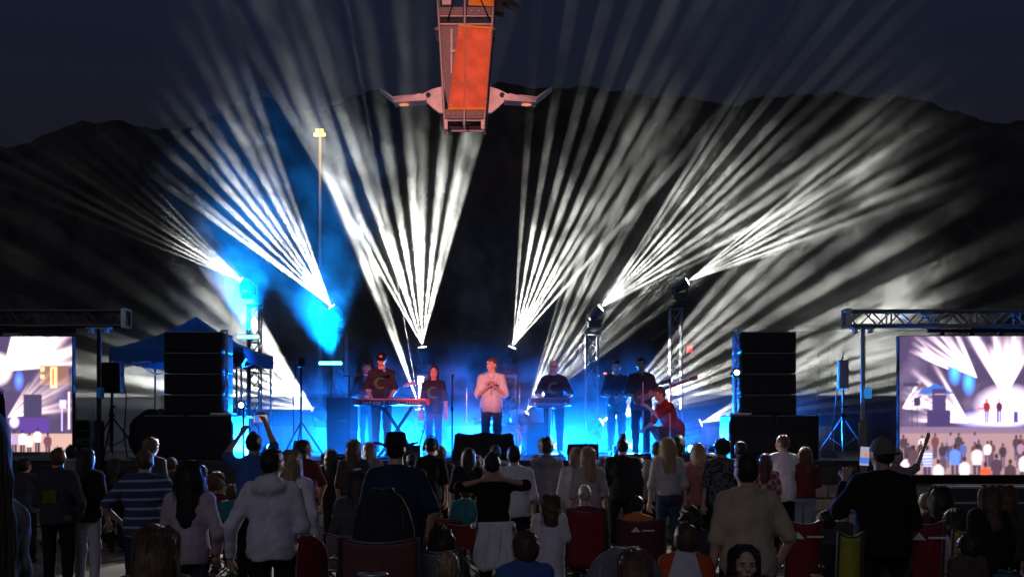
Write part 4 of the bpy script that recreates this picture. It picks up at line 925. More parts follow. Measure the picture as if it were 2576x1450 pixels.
def meshobj(name, V, Fs, mats, mi, parent):
    me = bpy.data.meshes.new(name); me.from_pydata(np.asarray(V).tolist(), [], [tuple(int(i) for i in f) for f in Fs])
    for m_ in mats: me.materials.append(m_)
    if len(mats) > 1: me.polygons.foreach_set('material_index', mi)
    me.polygons.foreach_set('use_smooth', [True]*len(me.polygons)); me.update()
    o = bpy.data.objects.new(name, me); COL.objects.link(o); o.parent = parent; return o

# ---- cached hand (wrist at origin, fingers along -Z, palm facing +Y, thumb at -X) and head (chin-to-crown 0.23, facing +Y)
def make_hand(curl):
    pr = [('c', (0, 0, .01), (0, 0, -.03), .026, .030, .01), ('e', (0, .0, -.055), (.042, .016, .045), .012)]
    for i, (x, l) in enumerate(((-.031, .070), (-.010, .080), (.011, .075), (.031, .058))):
        b = np.array((x, 0, -.088)); a1 = .5*curl; a2 = 1.4*curl
        m1 = b+np.array((x*.12, math.sin(a1)*l*.5, -math.cos(a1)*l*.5)); e = m1+np.array((x*.05, math.sin(a2)*l*.5, -math.cos(a2)*l*.5))
        pr += [('c', b, m1, .0105, .0095, .004), ('c', m1, e, .0095, .008, .004)]
    pr += [('c', (-.030, .004, -.030), (-.058, .016, -.062), .014, .011, .008), ('c', (-.058, .016, -.062), (-.060, .028, -.090), .011, .009, .004)]
    return surf(pr, .0062, pad=.02)
HANDS = {'relaxed': make_hand(.55), 'grip': make_hand(1.35), 'flat': make_hand(.12)}
def make_head(fine):
    pr = [('e', (0, -.012, .145), (.074, .092, .085), .02), ('e', (0, .012, .085), (.060, .068, .082), .03), ('c', (0, .052, .018), (0, .048, .03), .022, .025, .025),
          ('c', (0, .084, .112), (0, .100, .082), .010, .014, .012), ('c', (-.045, .070, .122), (.045, .070, .122), .012, .012, .012),
          ('e', (-.045, .055, .080), (.022, .02, .022), .02), ('e', (.045, .055, .080), (.022, .02, .022), .02),
          ('e', (-.077, -.008, .098), (.010, .020, .032), .006), ('e', (.077, -.008, .098), (.010, .020, .032), .006),
          ('c', (-.02, .079, .046), (.02, .079, .046), .009, .009, .008), ('c', (-.018, .077, .036), (.018, .077, .036), .009, .009, .008),
          ('c', (0, -.015, .06), (0, -.02, -.05), .054, .056, .03)]
    v, f = surf(pr, .0085 if fine else .013, pad=.02)
    ex = []
    for s in (-1, 1):
        m_ = MB().ell((s*.031, .0745, .106), (.0145, .009, .008), 6); ex.append((np.array(m_.v), m_.f, 2))
        m_ = MB().ell((s*.031, .0795, .106), (.0075, .0055, .0075), 6); ex.append((np.array(m_.v), m_.f, 1))
        m_ = MB().path([(s*.014, .0865, .123), (s*.032, .0865, .127), (s*.050, .076, .122)], [.004, .005, .003]); ex.append((np.array(m_.v), m_.f, 1))
    m_ = MB().path([(-.026, .079, .042), (-.010, .0895, .0435), (0, .0885, .042), (.010, .0895, .0435), (.026, .079, .042)], [.002, .0055, .005, .0055, .002]); ex.append((np.array(m_.v), m_.f, 3))
    return v, f, ex
HEAD_LO, HEAD_HI = make_head(False), make_head(True)

def Rz(a): c, s = math.cos(a), math.sin(a); return np.array([[c, -s, 0], [s, c, 0], [0, 0, 1]])
def Rx(a): c, s = math.cos(a), math.sin(a); return np.array([[1, 0, 0], [0, c, -s], [0, s, c]])
def hand_frame(d, up):      # maps hand -Z to d
    z = -d/np.linalg.norm(d); y = up-z*(up @ z); y /= np.linalg.norm(y)+1e-9; x = np.cross(y, z); return np.stack([x, y, z], 1)

ARM = {'down': ((.055, -.02, -.305), (.07, .05, -.55)), 'hips': ((.19, -.10, -.25), (.03, .05, -.44)), 'front': ((.06, .0, -.30), (-.06, .22, -.26)),
       'cross': ((.07, .02, -.30), (-.20, .16, -.27)), 'pocket': ((.11, -.07, -.29), (.06, .05, -.50)), 'head': ((.20, -.02, .02), (-.08, -.02, .10)), 'up': ((.10, .12, .14), (.04, .10, .40)),
       'lap': ((.06, .03, -.30), (.0, .25, -.38))}

def person(u, v, s, label, top=None, pants=None, hair='short', hairm_=None, skin=SKIN, arms=('down', 'down'), sleeve=.45, yaw=0.0, headyaw=0.0, headtilt=0.0, seated=False, bh=None,
           build=1.0, vox=None, fine=False, back=0.0, hem=.47, face=False, lean=0.0, cat='person', group='audience', base=0.0, hands='relaxed', wide=None, shirt_noise=.004, shorts=False, skirt=0.0, hood=False, D=None, crouch=False, htop=None):
    D = D or F/s; X = (u-CXV)/F*D
    jr = np.random.default_rng(abs(int(u*7+v)))
    if group == 'audience' and yaw == 0:
        if not headyaw: headyaw = float(jr.uniform(-.4, .4))
        yaw = float(jr.uniform(-.22, .22)); lean = lean+float(jr.uniform(-.03, .06))
    if True:
        zt = htop if htop is not None else CAMZ+(HORV-v)/F*D-base
    h = bh or zt
    h_off = 0.0
    t = thing('person', label, cat, (X, D, base), yaw, group)
    if group == 'audience' and not seated: t.rotation_euler.y = float(jr.uniform(-.025, .025))
    vox = vox or (.016 if D < 11 else .021)
    q_ = h/1.72
    hs = (.62+.38*q_) if h < 1.72 else 1.0+.3*(q_-1)    # children keep larger heads
    if seated: off = zt-h            # everything lowered so the crown is at zt
    else: off = zt-h
    R = Rx(-lean)
    hip_z = .52*h+off; sh_z = .815*h+off; nk = .845*h+off; sw = .104*h*(1+.55*(build-1))*(wide or 1)
    piv = np.array((0, 0, hip_z))
    T = lambda p: (R @ (np.asarray(p, float)-piv))+piv
    hd0 = T((0, .01*h, h+off-.232*hs)); hdR = Rz(headyaw) @ Rx(-lean*.4-headtilt)
    # joints
    sh = {sgn: T((sgn*sw, -.005, sh_z-.018*h)) for sgn in (-1, 1)}
    el = {}; wr = {}
    for sgn, a in ((-1, arms[0]), (1, arms[1])):
        e_, w_ = ARM[a] if isinstance(a, str) else a
        k_ = q_ if isinstance(a, str) else 1.0
        el[sgn] = sh[sgn]+np.array((sgn*e_[0], e_[1], e_[2]))*k_; wr[sgn] = sh[sgn]+np.array((sgn*w_[0], w_[1], w_[2]))*k_
    hx = .052*h*build
    kn, an = {}, {}
    for sgn in (-1, 1):
        if seated: kn[sgn] = np.array((sgn*hx*1.3, .235*h, hip_z+.02)); an[sgn] = np.array((sgn*hx*1.3, .25*h, max(.05, hip_z-.24*h)))
        elif crouch: kn[sgn] = np.array((sgn*hx*1.6, .19*h, hip_z+.03*h)); an[sgn] = np.array((sgn*hx*1.3, .02*h, .05))
        else: kn[sgn] = np.array((sgn*hx*1.05, .015*h, .285*h+off)); an[sgn] = np.array((sgn*hx*1.1, -.01*h, .045*h+off))
    b_ = build
    tor = lambda g: [('e', T((0, -.005, .70*h+off)), (.098*h*b_+g, .066*h*b_+g, .13*h), .05), ('e', T((0, 0, .575*h+off)), (.088*h*b_+g, .064*h*b_+g, .10*h), .06), ('e', (0, -.01, hip_z-.005*h), (.094*h*b_+g, .070*h*b_+g, .065*h), .06),
                     ('c', T((-sw*.86, -.004, sh_z-.022*h)), T((0, -.010, sh_z+.008*h)), .034*h+g, .036*h+g, .045), ('c', T((sw*.86, -.004, sh_z-.022*h)), T((0, -.010, sh_z+.008*h)), .034*h+g, .036*h+g, .045)]
    pr = tor(-.012)
    pr += [('c', T((0, -.008, sh_z-.02*h)), hd0+np.array((0, -.015, .04)), .036*h*min(b_, 1.1), .034*h, .03)]
    for sgn in (-1, 1):
        pr += [('c', sh[sgn], el[sgn], .026*h*(1+.6*(b_-1)), .0215*h*(1+.6*(b_-1)), .03), ('c', el[sgn], wr[sgn], .021*h*(1+.6*(b_-1)), .0145*h, .015)]
        pr += [('c', (sgn*hx, 0, hip_z-.02), kn[sgn], .044*h*b_, .031*h*b_, .03), ('c', kn[sgn], an[sgn], .031*h*b_, .019*h, .02), ('c', an[sgn], an[sgn]+np.array((0, .085*h, -.022*h)), .021*h, .016*h, .02)]
    parts = [(*surf(pr, vox, pad=.04), 0)]
    hv, hf, ex = HEAD_HI if (fine or face) else HEAD_LO
    tr = lambda p: (hdR @ (np.asarray(p)*hs).T).T+hd0
    parts.append((tr(hv), hf, 0))
    if face:
        for v_, f_, m_ in ex: parts.append((tr(v_), f_, m_))
    hk = hands if isinstance(hands, (tuple, list)) else (hands, hands)
    for sgn, kk in ((-1, hk[0]), (1, hk[1])):
        V, Fh = HANDS[kk]; V = V.copy()*(h/1.72)*1.0
        if sgn < 0: pass
        V = V*np.array((sgn, 1, 1)); Fh2 = Fh if sgn > 0 else Fh[:, ::-1]
        d = wr[sgn]-el[sgn]; M_ = hand_frame(d, np.array((-sgn*.6, .8, .15)))
        parts.append(((M_ @ V.T).T+wr[sgn], Fh2, 0))
    V, Fs, mi = join(parts)
    body = meshobj('body', V, Fs, [skin, EYE, EYEW, LIPS], mi, t)
    # shirt
    if top is not None:
        g = .014
        pr = tor(g); zh = hem*h+off
        for sgn in (-1, 1):
            pr.append(('c', sh[sgn]+np.array((-sgn*.01*h, 0, 0)), sh[sgn]+(el[sgn]-sh[sgn])*min(1, sleeve*2), .029*h*(1+.6*(b_-1))+g*.8, .027*h*(1+.6*(b_-1))+g*.9, .035))
            if sleeve > .5: pr.append(('c', el[sgn], el[sgn]+(wr[sgn]-el[sgn])*min(1, (sleeve-.5)*2), .026*h*(1+.5*(b_-1))+g*.8, .019*h+g*.8, .025))
        if skirt: pr.append(('c', (0, 0, hip_z+.02*h), (0, 0, hip_z-skirt), .10*h*b_, .125*h*b_, .05)); zh = hip_z-skirt-.01
        elif not seated: pr.append(('c', (0, -.004, hip_z+.04*h), (0, -.004, zh+.01), .086*h*b_+g, .088*h*b_+g, .06))
        if hood: pr += [('e', T((0, -.062*h, sh_z-.0*h)), (.085*h, .045*h, .05*h), .03), ('e', T((0, -.055*h, sh_z+.03*h)), (.062*h, .04*h, .03*h), .03)]
        nkc = T((0, .008*h, nk+.035*h)); cut = [lambda g_: (.043*h)-np.linalg.norm((g_-nkc)*np.array((1, 1, .8)), axis=1), lambda g_: zh+.008*np.sin(g_[:, 0]*25)-g_[:, 2]]
        V, Fs = surf(pr, vox, cut, pad=.04, noise=.002, nf=.55, seed=int(u), fold=shirt_noise*1.3, cz=.6*h+off)
        meshobj('shirt' if not skirt else 'dress', V, Fs, [top], None, t)
    if pants is not None:
        g = .012; pr = [('e', (0, -.008, hip_z), (.094*h*b_+g, .072*h*b_+g, .07*h), .05)]
        for sgn in (-1, 1):
            pr.append(('c', (sgn*hx, 0, hip_z-.02), kn[sgn], .046*h*b_+g, .034*h*b_+g, .03))
            if not shorts: pr.append(('c', kn[sgn], kn[sgn]+(an[sgn]-kn[sgn])*.92, .034*h*b_+g, .026*h+g, .02))
        V, Fs = surf(pr, vox*1.1, [lambda g_: g_[:, 2]-(hip_z+.05*h)], pad=.04, noise=.002, nf=.7, seed=int(u)+1, fold=.004, cz=.45*h+off); meshobj('trousers', V, Fs, [pants], None, t)
        sp_ = [('c', an[sgn]+np.array((0, -.02, -.025*h)), an[sgn]+np.array((0, .10*h, -.03*h)), .03*h, .024*h, .02) for sgn in (-1, 1)]
        for sgn in (0, 1):
            V, Fs = surf([sp_[sgn]], .02, pad=.03); V[:, 2] = np.maximum(V[:, 2], .004 if base == 0 or True else 0); meshobj('shoe', V, Fs, [mat('shoe_dark', (.05, .05, .055), .6)], None, t)
    # hair
    hm = hairm_ or hairm('dark', (.025, .017, .013)); C = np.array((0, -.016, .142)); hv_ = .011 if (D < 11 or fine) else .015
    def hairmesh(prims, nm='hair', cuts=None, noise=.004, m_=None, nf=2.2):
        V, Fs = surf(prims, hv_, cuts, pad=.03, noise=noise, nf=nf, seed=int(u*3+v)); return meshobj(nm, tr(V), Fs, [m_ or hm], None, t)
    facecut = [lambda g_: np.minimum(g_[:, 1]-.028, .142-g_[:, 2]+.0*g_[:, 0])] if True else None
    # remove hair in front of the face below the fringe line
    fc = [lambda g_: np.minimum(g_[:, 1]-.035, .150-g_[:, 2])]
    if hair in ('short', 'curly', 'cap', 'hat', 'bun', 'pony', 'fuzz', 'band'):
        r = {'short': .0, 'curly': .022, 'cap': -.004, 'hat': -.004, 'bun': .002, 'pony': .002, 'fuzz': -.008, 'band': 0}[hair]
        prh = [('e', C, (.083+r, .101+r, .094+r), .03), ('e', (0, -.045, .095), (.074+r, .062+r, .07+r*1.5), .04)]
        cuts = fc+[lambda g_: .035-g_[:, 2]+.15*np.maximum(g_[:, 1], 0)]
        # keep the ears free
        cuts.append(lambda g_: .028-np.sqrt((g_[:, 1]-.004)**2+(g_[:, 2]-.088)**2)-(np.abs(g_[:, 0]) < .06)*1.0 if hair not in ('curly', 'bun', 'pony') else g_[:, 2]*0-1)
        hairmesh(prh, cuts=cuts, noise=.010 if hair == 'curly' else .004, nf=3.0 if hair == 'curly' else 2.2)
        if D < 17.2 and hair in ('short', 'curly', 'bun', 'pony', 'fuzz'):
            g = np.random.default_rng(abs(int(u))+5); mb = MB(); e_ = .016 if hair == 'curly' else 0
            for i in range(70 if D < 11 else 34):
                a = g.uniform(0, 2*PI); el_ = g.uniform(-.2, 1.5); dr = np.array((math.cos(a)*math.cos(el_), -abs(math.sin(a))*math.cos(el_)*.9 if el_ < .6 else math.sin(a)*math.cos(el_), math.sin(el_)))
                p0 = C+dr*np.array((.078+r, .096+r, .090+r)); tg = np.cross(dr, g.normal(size=3)); tg /= np.linalg.norm(tg)+1e-6; p1 = p0+dr*.010+tg*.018; p2 = p1+tg*.020+dr*g.uniform(-.004, .010)
                mb.path([tuple(tr(np.array([p]))[0]) for p in (p0, p1, p2)], [.003, .0022, .0008], 4)
            if len(mb.v) > 0: tag(obj('hair_strands', mb, hm, t, True), kind='stuff')
        if hair == 'bun':
            hairmesh([('e', (0.01, -.05, .262), (.042, .04, .04), .02), ('c', (0, -.05, .22), (.008, -.05, .25), .03, .025, .02), ('c', (.02, -.05, .27), (.045, -.06, .30), .012, .006, .01), ('c', (-.02, -.05, .27), (-.04, -.05, .29), .012, .005, .01)], 'hair_bun', noise=.006)
        if hair == 'pony': hairmesh([('c', (0, -.10, .17), (0, -.135, .12), .035, .04, .02), ('c', (0, -.135, .12), (.01, -.12, -.06), .04, .018, .03)], 'ponytail')
    if hair in ('long', 'longwide', 'bob', 'hoodhair'):
        L_ = {'long': .30, 'longwide': .40, 'bob': .12, 'hoodhair': .2}[hair]; k_ = 1.25 if hair == 'longwide' else 1.0
        prh = [('e', C, (.088, .104, .096), .03), ('e', (0, -.05, .05), (.090*k_, .060, .11), .05)]
        prh += [('c', (0, -.055, .05), (0, -.075, -L_*.55), .078*k_, .072*k_, .05), ('c', (0, -.075, -L_*.5), (.01, -.075, -L_+.05), .07*k_, .045*k_, .04)]
        for sgn in (-1, 1): prh.append(('c', (sgn*.070, -.004, .12), (sgn*.082*k_, -.02, -min(L_, .14)), .026, .024, .03))
        hairmesh(prh, cuts=[lambda g_: np.minimum(np.minimum(g_[:, 1]-.030, .150-g_[:, 2]), .064-np.abs(g_[:, 0])), lambda g_: (np.abs(g_[:, 1]+.045)-.105)], noise=.0045, nf=1.9)
        # loose strands that catch the light
        if D < 17.2:
            g = np.random.default_rng(abs(int(u))); mb = MB()
            for i in range(240 if D < 5 else 80 if D < 11 else 26):
                a = g.uniform(-2.4, 2.4); rr = .098+g.uniform(0, .012); x0 = math.sin(a)*.09; 
                pts = [(math.sin(a)*.05, -.02-.05*math.cos(a), .236), (math.sin(a)*rr, -.02-math.cos(a)*rr, .16+g.uniform(0, .04)), (math.sin(a)*(rr+.004)*k_, -.035-math.cos(a)*(rr-.02), .02), (math.sin(a)*(rr+g.uniform(-.02, .02))*k_, -.06-math.cos(a)*.07, -L_*g.uniform(.6, 1.05))]
                if a*a > 3.6: continue
                mb.path([tuple(tr(np.array([p]))[0]) for p in pts], [x_*(.35 if D < 5 else .8) for x_ in (.002, .003, .003, .001)], 4)
            if len(mb.v) > 0: tag(obj('hair_strands', mb, hm, t, True), kind='stuff')
    if hair == 'bald': pass
    return t, tr, dict(wr=wr, el=el, sh=sh, hip=hip_z, h=h, D=D, X=X, off=off, base=base, hd0=hd0)

def cap(t, tr, m, backwards=False, logo=None, name='cap'):
    n = 14; mb = MB()
    prof = [(.098*math.cos(a), .112*math.sin(a)) for a in np.linspace(0, PI/2*.98, 9)]
    v = []; f = []
    for j, (r, z) in enumerate(prof):
        for i in range(24):
            a = 2*PI*i/24; v.append((r*math.cos(a)*.93, -.012+r*math.sin(a)*1.1, .132+z*1.02))
    for j in range(len(prof)-1):
        for i in range(24): f.append((j*24+i, j*24+(i+1) % 24, j*24+24+(i+1) % 24, j*24+24+i))
    f.append(tuple(range(len(prof)*24-24, len(prof)*24)))
    c = meshobj(name, tr(np.array(v)), f, [m], None, t)
    bv = []; bf = []; N = 12; sg = -1 if backwards else 1
    for k_ in range(2):
        for i in range(N+1):
            a = PI*i/N; x = math.cos(a)*.088
            bv += [(x, -.012+sg*(math.sin(a)*.095), .137-.006*k_), (x*.96, -.012+sg*(math.sin(a)*.10+.075*math.sin(a)**.6), .128-.006*k_-.02*(1-math.sin(a)))]
    for i in range(N):
        bf.append((2*i, 2*i+1, 2*i+3, 2*i+2)); o = 2*(N+1); bf.append((o+2*i, o+2*i+2, o+2*i+3, o+2*i+1)); bf.append((2*i+1, o+2*i+1, o+2*i+3, 2*i+3))
    b = meshobj('brim', tr(np.array(bv)), bf, [m], None, c)
    if logo:
        w_ = MB().box((0, .094*1.1-.012+.004, .185), (.05, .012, .028), bev=.004); meshobj('cap_badge', tr(np.array(w_.v)), w_.f, [logo], None, c)
    mbt = MB().ell((0, -.012, .247), (.01, .01, .006), 5); meshobj('cap_button', tr(np.array(mbt.v)), mbt.f, [m], None, c)
    return c
def brim_hat(t, tr, m):
    mb = MB(); v = []; f = []; prof = [(.0, .262), (.06, .265), (.085, .25), (.098, .18), (.102, .155), (.14, .146), (.185, .150), (.187, .143), (.10, .135)]
    for r, z in prof:
        for i in range(28): a = 2*PI*i/28; v.append((max(r, .001)*math.cos(a)*(.95 if r < .11 else 1.0), -.014+max(r, .001)*math.sin(a)*1.05, z+(.03*abs(math.cos(a))**3 if r > .13 else 0)))
    for j in range(len(prof)-1):
        for i in range(28): f.append((j*28+i, j*28+28+i, j*28+28+(i+1) % 28, j*28+(i+1) % 28))
    return meshobj('brimmed_hat', tr(np.array(v)), f, [m], None, t)
# ================================================================== PERFORMERS
HB = hairm('black', (.012, .010, .010)); HD = hairm('dark', (.025, .017, .013)); HBR = hairm('brown', (.075, .042, .025)); HBL = hairm('blond', (.26, .17, .09)); HLB = hairm('light_brown', (.14, .085, .05)); HG = hairm('grey', (.30, .28, .26)); HAU = hairm('auburn', (.10, .035, .018))
c_black = cloth('black', (.012, .012, .014)); c_navy = cloth('navy', (.02, .028, .055)); c_tee = cloth('dark_tee', (.022, .023, .03)); c_white = cloth('white', (.62, .58, .60)); c_jean = cloth('jeans', (.035, .05, .09)); c_ljean = cloth('light_jeans', (.20, .22, .27))
c_grey = cloth('grey', (.16, .155, .165)); c_beige = cloth('beige', (.38, .30, .21)); c_maroon = cloth('maroon', (.11, .022, .025)); c_pink = cloth('pale_pink', (.42, .32, .35)); c_blue = cloth('blue', (.045, .10, .28)); c_teal = cloth('teal', (.03, .15, .15)); c_brown = cloth('brown', (.08, .05, .04)); c_khaki = cloth('khaki', (.30, .22, .17)); c_lilac = cloth('lilac', (.42, .34, .50)); c_char = cloth('charcoal', (.045, .043, .05)); c_rose = cloth('rose', (.30, .11, .11)); c_cream = cloth('cream', (.36, .33, .32)); c_mauve = cloth('mauve', (.44, .44, .48)); c_orange = cloth('orange', (.55, .13, .03)); c_rust = cloth('rust', (.30, .06, .025))

def pattern_cloth(name, fn):
    m = bpy.data.materials.new('cloth_'+name); m.use_nodes = True; n = m.node_tree.nodes; L = m.node_tree.links; b = n['Principled BSDF']; b.inputs['Roughness'].default_value = .9; b.inputs['Specular IOR Level'].default_value = .1
    tc = n.new('ShaderNodeTexCoord'); fn(n, L, tc, b); return m
def stripes(n, L, tc, b):
    mp = n.new('ShaderNodeMapping'); L.new(tc.outputs['Object'], mp.inputs[0]); wv = n.new('ShaderNodeTexWave'); wv.bands_direction = 'Z'; wv.inputs['Scale'].default_value = 3.6; wv.inputs['Distortion'].default_value = .5; wv.inputs['Detail'].default_value = 1; L.new(mp.outputs[0], wv.inputs['Vector'])
    r = n.new('ShaderNodeValToRGB'); r.color_ramp.elements[0].position = .80; r.color_ramp.elements[0].color = (.04, .055, .11, 1); r.color_ramp.elements[1].position = .93; r.color_ramp.elements[1].color = (.30, .30, .40, 1); L.new(wv.outputs['Fac'], r.inputs[0]); L.new(r.outputs[0], b.inputs['Base Color'])
c_stripe = pattern_cloth('striped', stripes)
def camo(n, L, tc, b):
    t_ = n.new('ShaderNodeTexNoise'); t_.inputs['Scale'].default_value = 16; t_.inputs['Detail'].default_value = 1; L.new(tc.outputs['Object'], t_.inputs['Vector'])
    r = n.new('ShaderNodeValToRGB'); r.color_ramp.interpolation = 'CONSTANT'; r.color_ramp.elements[0].color = (.03, .03, .035, 1); r.color_ramp.elements[1].position = .47; r.color_ramp.elements[1].color = (.13, .12, .12, 1); e = r.color_ramp.elements.new(.56); e.color = (.06, .06, .065, 1); L.new(t_.outputs['Fac'], r.inputs[0]); L.new(r.outputs[0], b.inputs['Base Color'])
c_camo = pattern_cloth('mottled', camo)
def plaid(n, L, tc, b):
    ck = n.new('ShaderNodeTexChecker'); ck.inputs['Scale'].default_value = 14; ck.inputs['Color1'].default_value = (.25, .05, .05, 1); ck.inputs['Color2'].default_value = (.35, .30, .30, 1); L.new(tc.outputs['Object'], ck.inputs['Vector']); L.new(ck.outputs[0], b.inputs['Base Color'])
c_plaid = pattern_cloth('plaid', plaid)
def raglan(n, L, tc, b):
    sx = n.new('ShaderNodeSeparateXYZ'); L.new(tc.outputs['Object'], sx.inputs[0]); a = n.new('ShaderNodeMath'); a.operation = 'ABSOLUTE'; L.new(sx.outputs[0], a.inputs[0])
    z = n.new('ShaderNodeMath'); z.operation = 'MULTIPLY_ADD'; z.inputs[1].default_value = .30; L.new(sx.outputs[2], z.inputs[0]); L.new(a.outputs[0], z.inputs[2])
    g = n.new('ShaderNodeMath'); g.operation = 'GREATER_THAN'; g.inputs[1].default_value = .360; L.new(z.outputs[0], g.inputs[0])
    mx = n.new('ShaderNodeMix'); mx.data_type = 'RGBA'; mx.inputs['A'].default_value = (.5, .47, .5, 1); mx.inputs['B'].default_value = (.42, .07, .02, 1); L.new(g.outputs[0], mx.inputs['Factor']); L.new(mx.outputs['Result'], b.inputs['Base Color'])
c_raglan = pattern_cloth('raglan', raglan)

def emblem(t, info, build=1.0):
    h, off = info['h'], info['off']; zc = .705*h+off; r0, r1 = .062, .108; v = []; f = []; N = 20
    def pt(x, z):
        a_, b_, c_ = .098*h*build+.014, .066*h*build+.014, .13*h
        k_ = max(.05, 1-(x/a_)**2-((z-zc)/c_)**2); return (-x, b_*math.sqrt(k_)+.012, z)
    for i in range(N+1):
        a = math.radians(-40+i*260/N); w_ = r1-(r1-r0)*(.55+.45*math.sin(PI*i/N)); v += [pt(-.01+math.cos(a+PI/2)*r1, zc+math.sin(a+PI/2)*r1), pt(-.01+math.cos(a+PI/2)*w_, zc+math.sin(a+PI/2)*w_)]
    for i in range(N): f.append((2*i, 2*i+1, 2*i+3, 2*i+2))
    v2 = [(p[0], p[1]-.006, p[2]) for p in v]; K_ = len(v); f2 = [tuple(K_+j for j in q_[::-1]) for q_ in f]
    obj('chest_emblem', (v+v2, f+f2), mat('emblem_green', (.05, .13, .03), .8), t)

def guitar(loc, yaw, tilt, label, col=(.05, .05, .055)):
    t = thing('electric_guitar', label, 'guitar', loc, yaw); t.rotation_euler = (0, tilt, yaw)
    pts = []
    for i in range(28):
        a = 2*PI*i/28; r = .16+.035*math.cos(2*a)+.02*math.cos(3*a+.5); pts.append((r*math.cos(a), r*math.sin(a)*.8))
    obj('body', MB().prism(pts, -.02, .02), mat('guitar_%.2f' % col[0], col, .25, coat=.5), t)
    obj('neck', MB().box((.50, -.022, 0), (.68, .022, .05)), mat('maple', (.10, .06, .035), .45), t); obj('headstock', MB().prism([(.84, -.03), (1.0, -.05), (1.02, .03), (.86, .035)], -.034, -.012), mat('maple', (.10, .06, .035), .45), t)
    obj('pickguard', MB().prism([(-.06, -.08), (.12, -.06), (.14, .02), (-.05, .05)], -.025, -.021), mat('pickguard', (.15, .15, .15), .4), t); return t

pf = dict(group='band on stage', base=DECK, fine=True, face=True, vox=.014)
t, tr, i_ = person(960, 886, 0, 'man in black cap and dark tee playing the red keyboard', c_tee, c_khaki, 'cap', HD, yaw=PI, D=20.05, arms=(((.05, .08, -.30), (-.02, .36, -.47)), ((.05, .10, -.29), (-.06, .36, -.46))), headtilt=.25, hands='relaxed', **pf)
cap(t, tr, c_black, logo=mat('cap_patch', (.5, .35, .3), .8)); emblem(t, i_)
t, tr, i_ = person(1091, 920, 0, 'young woman with long dark hair and dark tee behind the keyboard end', c_tee, c_jean, 'long', HB, yaw=PI, D=20.35, build=.92, arms=('down', 'down'), **pf); emblem(t, i_, .92)
t, tr, i_ = person(1236, 898, 0, 'front singer in mauve short sleeved shirt with clasped hands', c_mauve, c_jean, 'short', HBR, yaw=PI, D=18.75, headyaw=-.65, arms=(((.06, .03, -.30), (-.175, .27, -.12)), ((.06, .03, -.30), (-.175, .27, -.12))), hands='grip', build=1.05, hem=.455, **pf)
h, off = i_['h'], i_['off']
obj('collar', MB().path([(-.07, .0, .845*h), (-.05, .075, .815*h), (0, .10, .785*h), (.05, .075, .815*h), (.07, .0, .845*h), (0, -.06, .86*h), (-.07, .0, .845*h)], .014), c_mauve, t, True)
obj('button_placket', MB().box((0, .066*h+.026, .65*h), (.03, .012, .22), bev=.003), cloth('mauve_dark', (.27, .26, .29)), t)
obj('pocket', MB().box((-.085, .066*h+.012, .70*h), (.10, .012, .10), rot=Matrix.Rotation(.28, 3, 'Z'), bev=.003), cloth('mauve_dark', (.27, .26, .29)), t)
obj('headset_microphone', MB().path([tuple(tr(np.array([p]))[0]) for p in ((.078, .0, .09), (.072, .06, .06), (.04, .105, .046))], .006), BLACKM, t)
t, tr, i_ = person(1393, 905, 0, 'bearded man in glasses and dark tee behind the dark keyboard', c_tee, c_black, 'fuzz', HG, yaw=PI, D=20.95, arms=(((.12, .06, -.28), (.0, .36, -.42)), ((.12, .06, -.28), (.0, .36, -.42))), build=1.08, **pf); emblem(t, i_, 1.08)
V_, F_ = surf([('e', (0, .045, .030), (.058, .052, .042), .02)], .011, [lambda g_: np.minimum(g_[:, 2]-.055, g_[:, 1]+1)], pad=.02); meshobj('beard', tr(V_), F_, [HG], None, t)
gl = MB()
for s in (-1, 1):
    gl.path([(s*.032+.024*math.cos(a), .098, .106+.018*math.sin(a)) for a in np.linspace(0, 2*PI, 13)], .003, 4); gl.tube((s*.055, .096, .11), (s*.078, .0, .105), .003, n=4)
gl.tube((-.008, .1, .11), (.008, .1, .11), .003, n=4); meshobj('glasses', tr(np.array(gl.v)), gl.f, [BLACKM], None, t)
t, tr, i_ = person(922, 908, 0, 'dark haired guitarist half hidden behind the capped keyboard player', c_tee, c_black, 'short', HB, yaw=PI+.3, D=21.6, arms=(((.10, .02, -.28), (.05, .25, -.28)), ((.07, .03, -.30), (-.12, .2, -.33))), **pf)
guitar((i_['X'], 21.38, DECK+1.05), .0, -.35, 'dark electric guitar held by the half hidden guitarist')
t, tr, i_ = person(1550, 905, 0, 'guitarist in dark clothes lost in the beams, left of the pair', c_char, c_black, 'short', HB, yaw=PI, D=21.0, arms=(((.10, .02, -.28), (.05, .25, -.28)), ((.07, .03, -.30), (-.12, .2, -.33))), **pf)
guitar((i_['X'], 20.78, DECK+1.05), .0, -.35, 'dark electric guitar of the left guitarist in the beams', (.03, .03, .035))
t, tr, i_ = person(1612, 898, 0, 'guitarist in dark trousers standing behind the pale microphone stand', c_char, c_black, 'short', HD, yaw=PI-.2, D=19.5, arms=(((.10, .02, -.28), (.05, .25, -.28)), ((.07, .03, -.30), (-.12, .2, -.33))), **pf)
guitar((i_['X'], 19.28, DECK+1.05), .0, -.35, 'bass guitar of the guitarist behind the pale microphone stand', (.10, .02, .02))
t, tr, i_ = person(1697, 962, 0, 'man in red shirt crouching at a microphone stand on the right', cloth('red_shirt', (.20, .02, .015)), c_brown, 'short', HBR, yaw=PI/2+.35, D=19.15, crouch=True, bh=1.75, lean=.45, arms=(((.02, .22, -.18), (-.08, .36, -.02)), ((.02, .12, -.28), (-.02, .30, -.40))), hands='grip', **pf)

